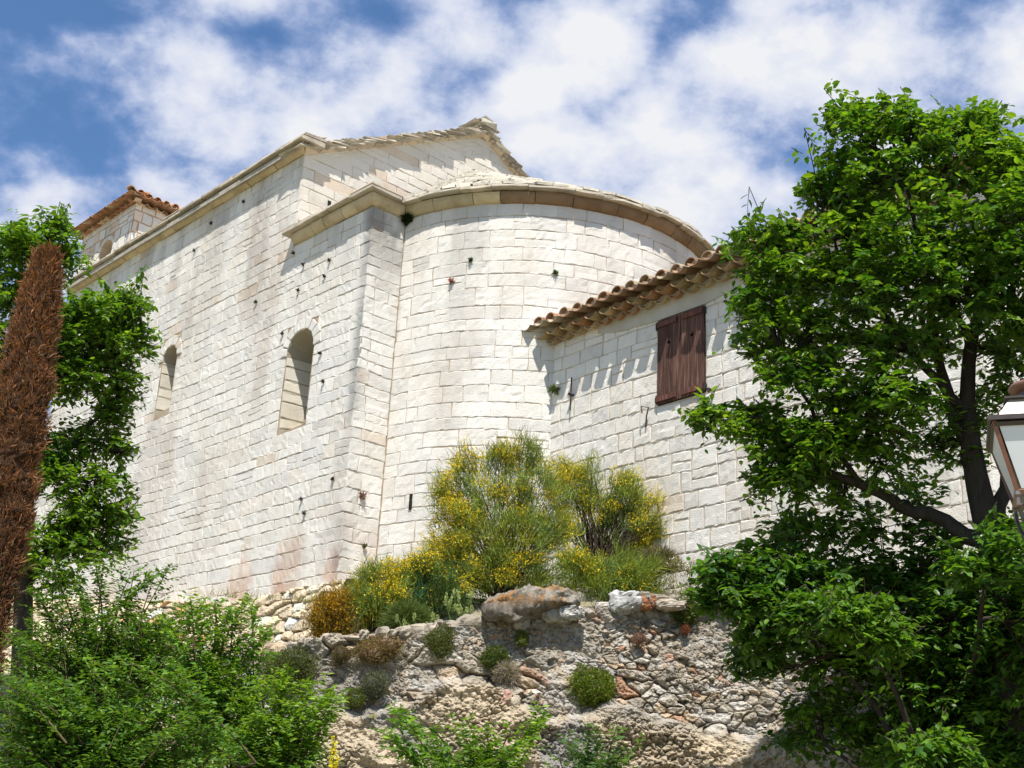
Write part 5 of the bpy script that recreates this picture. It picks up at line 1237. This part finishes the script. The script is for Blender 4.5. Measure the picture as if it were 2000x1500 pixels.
def spires(label, x, y, w, h, t, n, seed):
    rng = RS(seed); b = at(x, y, t); root = thing('spurge_plant', label, 'plant', b, 'pale green flower spires on the wall top'); ms, mf = MB(), MB()
    for i in range(n):
        px = x + rng.uniform(-w, w); top = at(px, y - h*rng.uniform(.35, 1.0), t+rng.uniform(-.1, .1)); p0 = at(x+(px-x)*.6, y+4, t)
        tube(ms, curve(p0, top, (0, 0, 0), 4), .0035, (.14, .19, .06), 3)
        k = 46; u = rng.rand(k); P = top - ZU*.085*u[:, None] + norm(rng.normal(0, 1, (k, 3)))*(.017*np.sin(np.clip(u*2.6+.35, 0, pi)))[:, None]
        leaves(mf, P, ZU+norm(rng.normal(0, 1, (k, 3)))*.6, rng.normal(0, 1, (k, 3)), np.full(k, .024), np.tile([.36, .42, .17], (k, 1))*rng.uniform(.8, 1.2, k)[:, None], ST, SF)
        k = 16; u = rng.uniform(0, .8, k)[:, None]; leaves(mf, p0*(1-u)+top*u, norm(rng.normal(0, 1, (k, 3)))+ZU*.5, rng.normal(0, 1, (k, 3)), np.full(k, .04), np.tile([.11, .17, .05], (k, 1)), ST, SF, .5)
    ms.build('stem', M_BROOM, root, b); mf.build('flower_heads', M_FLOWER, root, b)
spires('clump of pale green spires directly left of the boulder', 897, 1212, 34, 62, 15.55, 22, 75)
spires('low clump of pale green spires on the wall top before the dark broom', 815, 1238, 40, 40, 15.55, 13, 77)
def mullein():
    rng = RS(79); b = at(650, 1580, 8.0); root = thing('mullein', 'single yellow flower spike at the bottom beside the elm shrub', 'plant', b); ms, mf = MB(), MB()
    top = at(652, 1440, 8.0); tube(ms, curve(b, top, (0, 0, 0), 5), [.007, .006, .005, .004, .002], (.14, .17, .07), 5)
    k = 150; u = rng.rand(k)**.8; P = top + (b-top)*np.minimum(u*.55, .5)[:, None] + rng.normal(0, .014, (k, 3))*(.35+u)[:, None]
    flowers(mf, P, np.full(k, .02), np.tile([.75, .66, .02], (k, 1))*rng.uniform(.7, 1.1, k)[:, None], rng)
    u = rng.rand(60); P = b + (top-b)*(u*.5)[:, None]; leaves(mf, P, norm(rng.normal(0, 1, (60, 3)))+ZU*.4, rng.normal(0, 1, (60, 3)), np.full(60, .06), np.tile([.10, .16, .05], (60, 1)), ST, SF, .8)
    ms.build('stem', M_BROOM, root, b); mf.build('flower_spike', M_FLOWER, root, b)
mullein()
def butterfly():
    c = at(729, 1403, 12.6); b = c; root = thing('butterfly', 'pale striped butterfly flying in front of the rock face', 'butterfly', b); mb = MB()
    for sg in (-1, 1):
        for k in range(4):
            a0 = radians(18+20*k); a1 = radians(34+20*k)
            V = [c + CX*sg*.006, c + CX*sg*.052*cos(a0)+CU*.045*sin(a0)-FWD*.012, c + CX*sg*.05*cos(a1)+CU*.045*sin(a1)-FWD*.012, c+CX*sg*.008+CU*.012]
            mb.add(np.r_[V, np.array(V)+FWD*.001], np.array([[0, 1, 2, 3], [7, 6, 5, 4]]), (.78, .77, .62) if k % 1 == 0 else (.05, .05, .05))
            V = [c + CX*sg*.006, c + CX*sg*.05*cos(a1)+CU*.045*sin(a1)-FWD*.011, c + CX*sg*.05*cos(a1+.07)+CU*.045*sin(a1+.07)-FWD*.011]
            mb.add(V, np.array([[0, 1, 2]]), (.04, .035, .03))
    mb.build('wings', M_FLOWER, root, b); mb = MB(); tube(mb, [c-CU*.014, c, c+CU*.018], [.003, .005, .003], (.04, .035, .03), 6); mb.build('body', M_BARK, root, b, True)
butterfly()
# little plants in the joints of the church walls
def tuft(name, label, P, n, col, seed, r=.06, group=None, size=.03):
    rng = RS(seed); mb = MB(); k = n
    D = norm(rng.normal(0, 1, (k, 3)) - ZU*.1); Pp = P + D*r*.45*rng.rand(k)[:, None]**.5; stone(mb, P, (r*.5, r*.5, r*.5), rng, np.array(col)*.7, 6, .3); size = max(size, r*.8)
    leaves(mb, Pp, D + rng.normal(0, .4, (k, 3)), rng.normal(0, 1, (k, 3)), rng.uniform(size*.6, size*1.3, k), np.array(col)*rng.uniform(.6, 1.3, k)[:, None], ST, SF, .8)
    o = mb.build(name, M_LEAF2, None, P); tag(o, label, 'plant', group); return o
def on_nave(x, y): return plane_hit(x, y, C0, dE) - dE*.025
def on_apse(x, y):
    d = ray(x, y); c = C0 + dE*AC[0] - dN*AC[1]; o = (CAM-c)[:2]; dd = d[:2]; bq = o@dd; cq = o@o-(AR+.02)**2
    return CAM + d*(-bq - math.sqrt(bq*bq-cq))
WG = 'dry weeds in the joints of the church wall'
for i, (x, y) in enumerate([(477, 394), (414, 436), (381, 490), (584, 567), (1, 1), (501, 590), (553, 652), (645, 509), (635, 540), (228, 552), (590, 975), (596, 1003), (627, 690), (633, 745), (652, 935), (594, 517), (575, 495)]):
    if x < 5: continue
    tuft('wall_weed', 'tiny dark dry weed rooted in a joint of the long white church wall', on_nave(x, y), 34, (.045, .045, .03), 700+i, .042, WG, .035)
tuft('houseleek', 'pink rosette plant growing on the upper apse wall', on_apse(882, 548), 70, (.34, .14, .15), 731, .06)
tuft('wall_weed', 'dark green tuft high on the apse wall above the pink rosette', on_apse(919, 507), 60, (.05, .075, .025), 732, .05)
tuft('wall_weed', 'green tuft on the apse wall towards the tiled eave', on_apse(1085, 532), 70, (.06, .11, .025), 733, .06)
tuft('wall_weed', 'dark tuft low on the apse wall beside the top of the tallest broom', on_apse(893, 916), 40, (.05, .05, .04), 734, .05)
tuft('valerian', 'pink flowered tuft on the narrow face of the choir corner', plane_hit(706, 968, C0, dN)-dN*.03, 60, (.30, .17, .15), 735, .07)
tuft('wall_weed', 'small green tuft low on the narrow face of the choir corner', plane_hit(710, 1066, C0, dN)-dN*.03, 40, (.08, .09, .02), 736, .05)
tuft('wall_weed', 'leafy green weed in the corner between apse and house', ap_(1088, 762, .06), 60, (.11, .15, .05), 737, .10)
tuft('moss_clump', 'dark moss clump under the cornice where choir corner and apse meet', plane_hit(790, 428, C0, dN)-dN*.08, 260, (.035, .05, .012), 738, .13)

# ---- street lantern at the right edge
def lantern():
    t = 6.0; top = at(1925+108, 846, t); c = np.array([top[0], top[1], 0]); zt = top[2]; b = np.array([c[0], c[1], .35])
    root = thing('street_lantern', 'old copper street lantern with white glass panes in front of the large leafy tree', 'street lamp', b)
    a = radians(-19); ex = np.array([cos(a), sin(a), 0]); ey = np.array([-sin(a), cos(a), 0])
    H, wt, wb = .305, .205, .13; RUST = (.20, .095, .06); DK = (.075, .06, .055); LIGHT = (.50, .46, .41)
    def ringpts(w, z): return [c + ex*sx*w + ey*sy*w + ZU*z for sx, sy in ((-1, -1), (1, -1), (1, 1), (-1, 1))]
    def frustum(mb, w0, z0, w1, z1, col, caps=True):
        V = ringpts(w0, z0)+ringpts(w1, z1); F = [[i, (i+1) % 4, 4+(i+1) % 4, 4+i] for i in range(4)]
        if caps: F += [[3, 2, 1, 0], [4, 5, 6, 7]]
        mb.add(V, np.array(F), col)
    T, B = ringpts(wt, zt), ringpts(wb, zt-H)
    mb = MB()                                          # corner bars, top and bottom rails
    for i in range(4):
        tube(mb, [T[i], B[i]], .013, RUST if i != 0 else (.24, .11, .07), 4)
        tube(mb, [B[i], B[(i+1) % 4]], .013, (.30, .17, .11), 4); tube(mb, [T[i]-ZU*.012, T[(i+1) % 4]-ZU*.012], .014, DK, 4)
    mb.build('frame', M_COPPER, root, b)
    for i in range(4):                                 # one pane per side
        mb = MB(); j = (i+1) % 4; cc = (T[i]+T[j]+B[i]+B[j])/4; nrm = norm(cc - (c+ZU*cc[2]))
        q = [B[i]*.93+B[j]*.07+ZU*.014, B[j]*.93+B[i]*.07+ZU*.014, T[j]*.95+T[i]*.05-ZU*.02, T[i]*.95+T[j]*.05-ZU*.02]
        q = np.array(q); mb.add(np.r_[q, q-nrm*.004], np.array([[0, 1, 2, 3], [7, 6, 5, 4], [0, 4, 5, 1], [1, 5, 6, 2], [2, 6, 7, 3], [3, 7, 4, 0]]), (.70, .73, .74)); mb.build('glass_pane', M_GLASS, root, b)
    mb = MB(); frustum(mb, wt+.024, zt, wt+.024, zt+.022, DK); frustum(mb, wt-.015, zt+.022, wt-.075, zt+.125, LIGHT, False); frustum(mb, wt-.055, zt+.125, wt-.055, zt+.135, DK)
    for k in (0, 1):
        p = c - ey*(wt-.045) + ex*(.0) + ZU*(zt+.06+.022*k); tube(mb, [p-ey*.006, p+ey*.01], .0045, (.03, .025, .02), 6)
    mb.build('hood', M_COPPER, root, b)
    mb = MB(); z = zt+.135
    lathe(mb, c+ZU*z, [(.118, 0), (.105, .018), (.085, .024), (.078, .06), (.086, .07)], (.16, .15, .14)); lathe(mb, c+ZU*z, [(.07, .05), (.118, .07), (.124, .08), (.116, .093), (.06, .106), (0, .108)], (.27, .14, .10)); mb.build('chimney_cap', M_COPPER, root, b, True)
    mb = MB()
    for i in range(4):
        pt = c + ZU*(zt-H-.20); tube(mb, curve(B[i]-ZU*.01, pt, (B[i]-c-ZU*(zt-H))*.25 - ZU*.05, 7), .010, DK, 5)
        lathe(mb, B[i]-ZU*.075, [(0, 0), (.011, .012), (.010, .05), (.016, .058), (.014, .075)], (.20, .17, .15), 8)
    mb.build('bracket', M_COPPER, root, b)
    mb = MB(); lathe(mb, np.array([c[0], c[1], 0]), [(.09, .35), (.09, .5), (.05, .58), (.04, .7), (.034, zt-H-.3), (.05, zt-H-.27), (.03, zt-H-.18), (0, zt-H-.17)], (.05, .05, .05), 14); mb.build('post', M_IRON, root, b, True)
lantern()
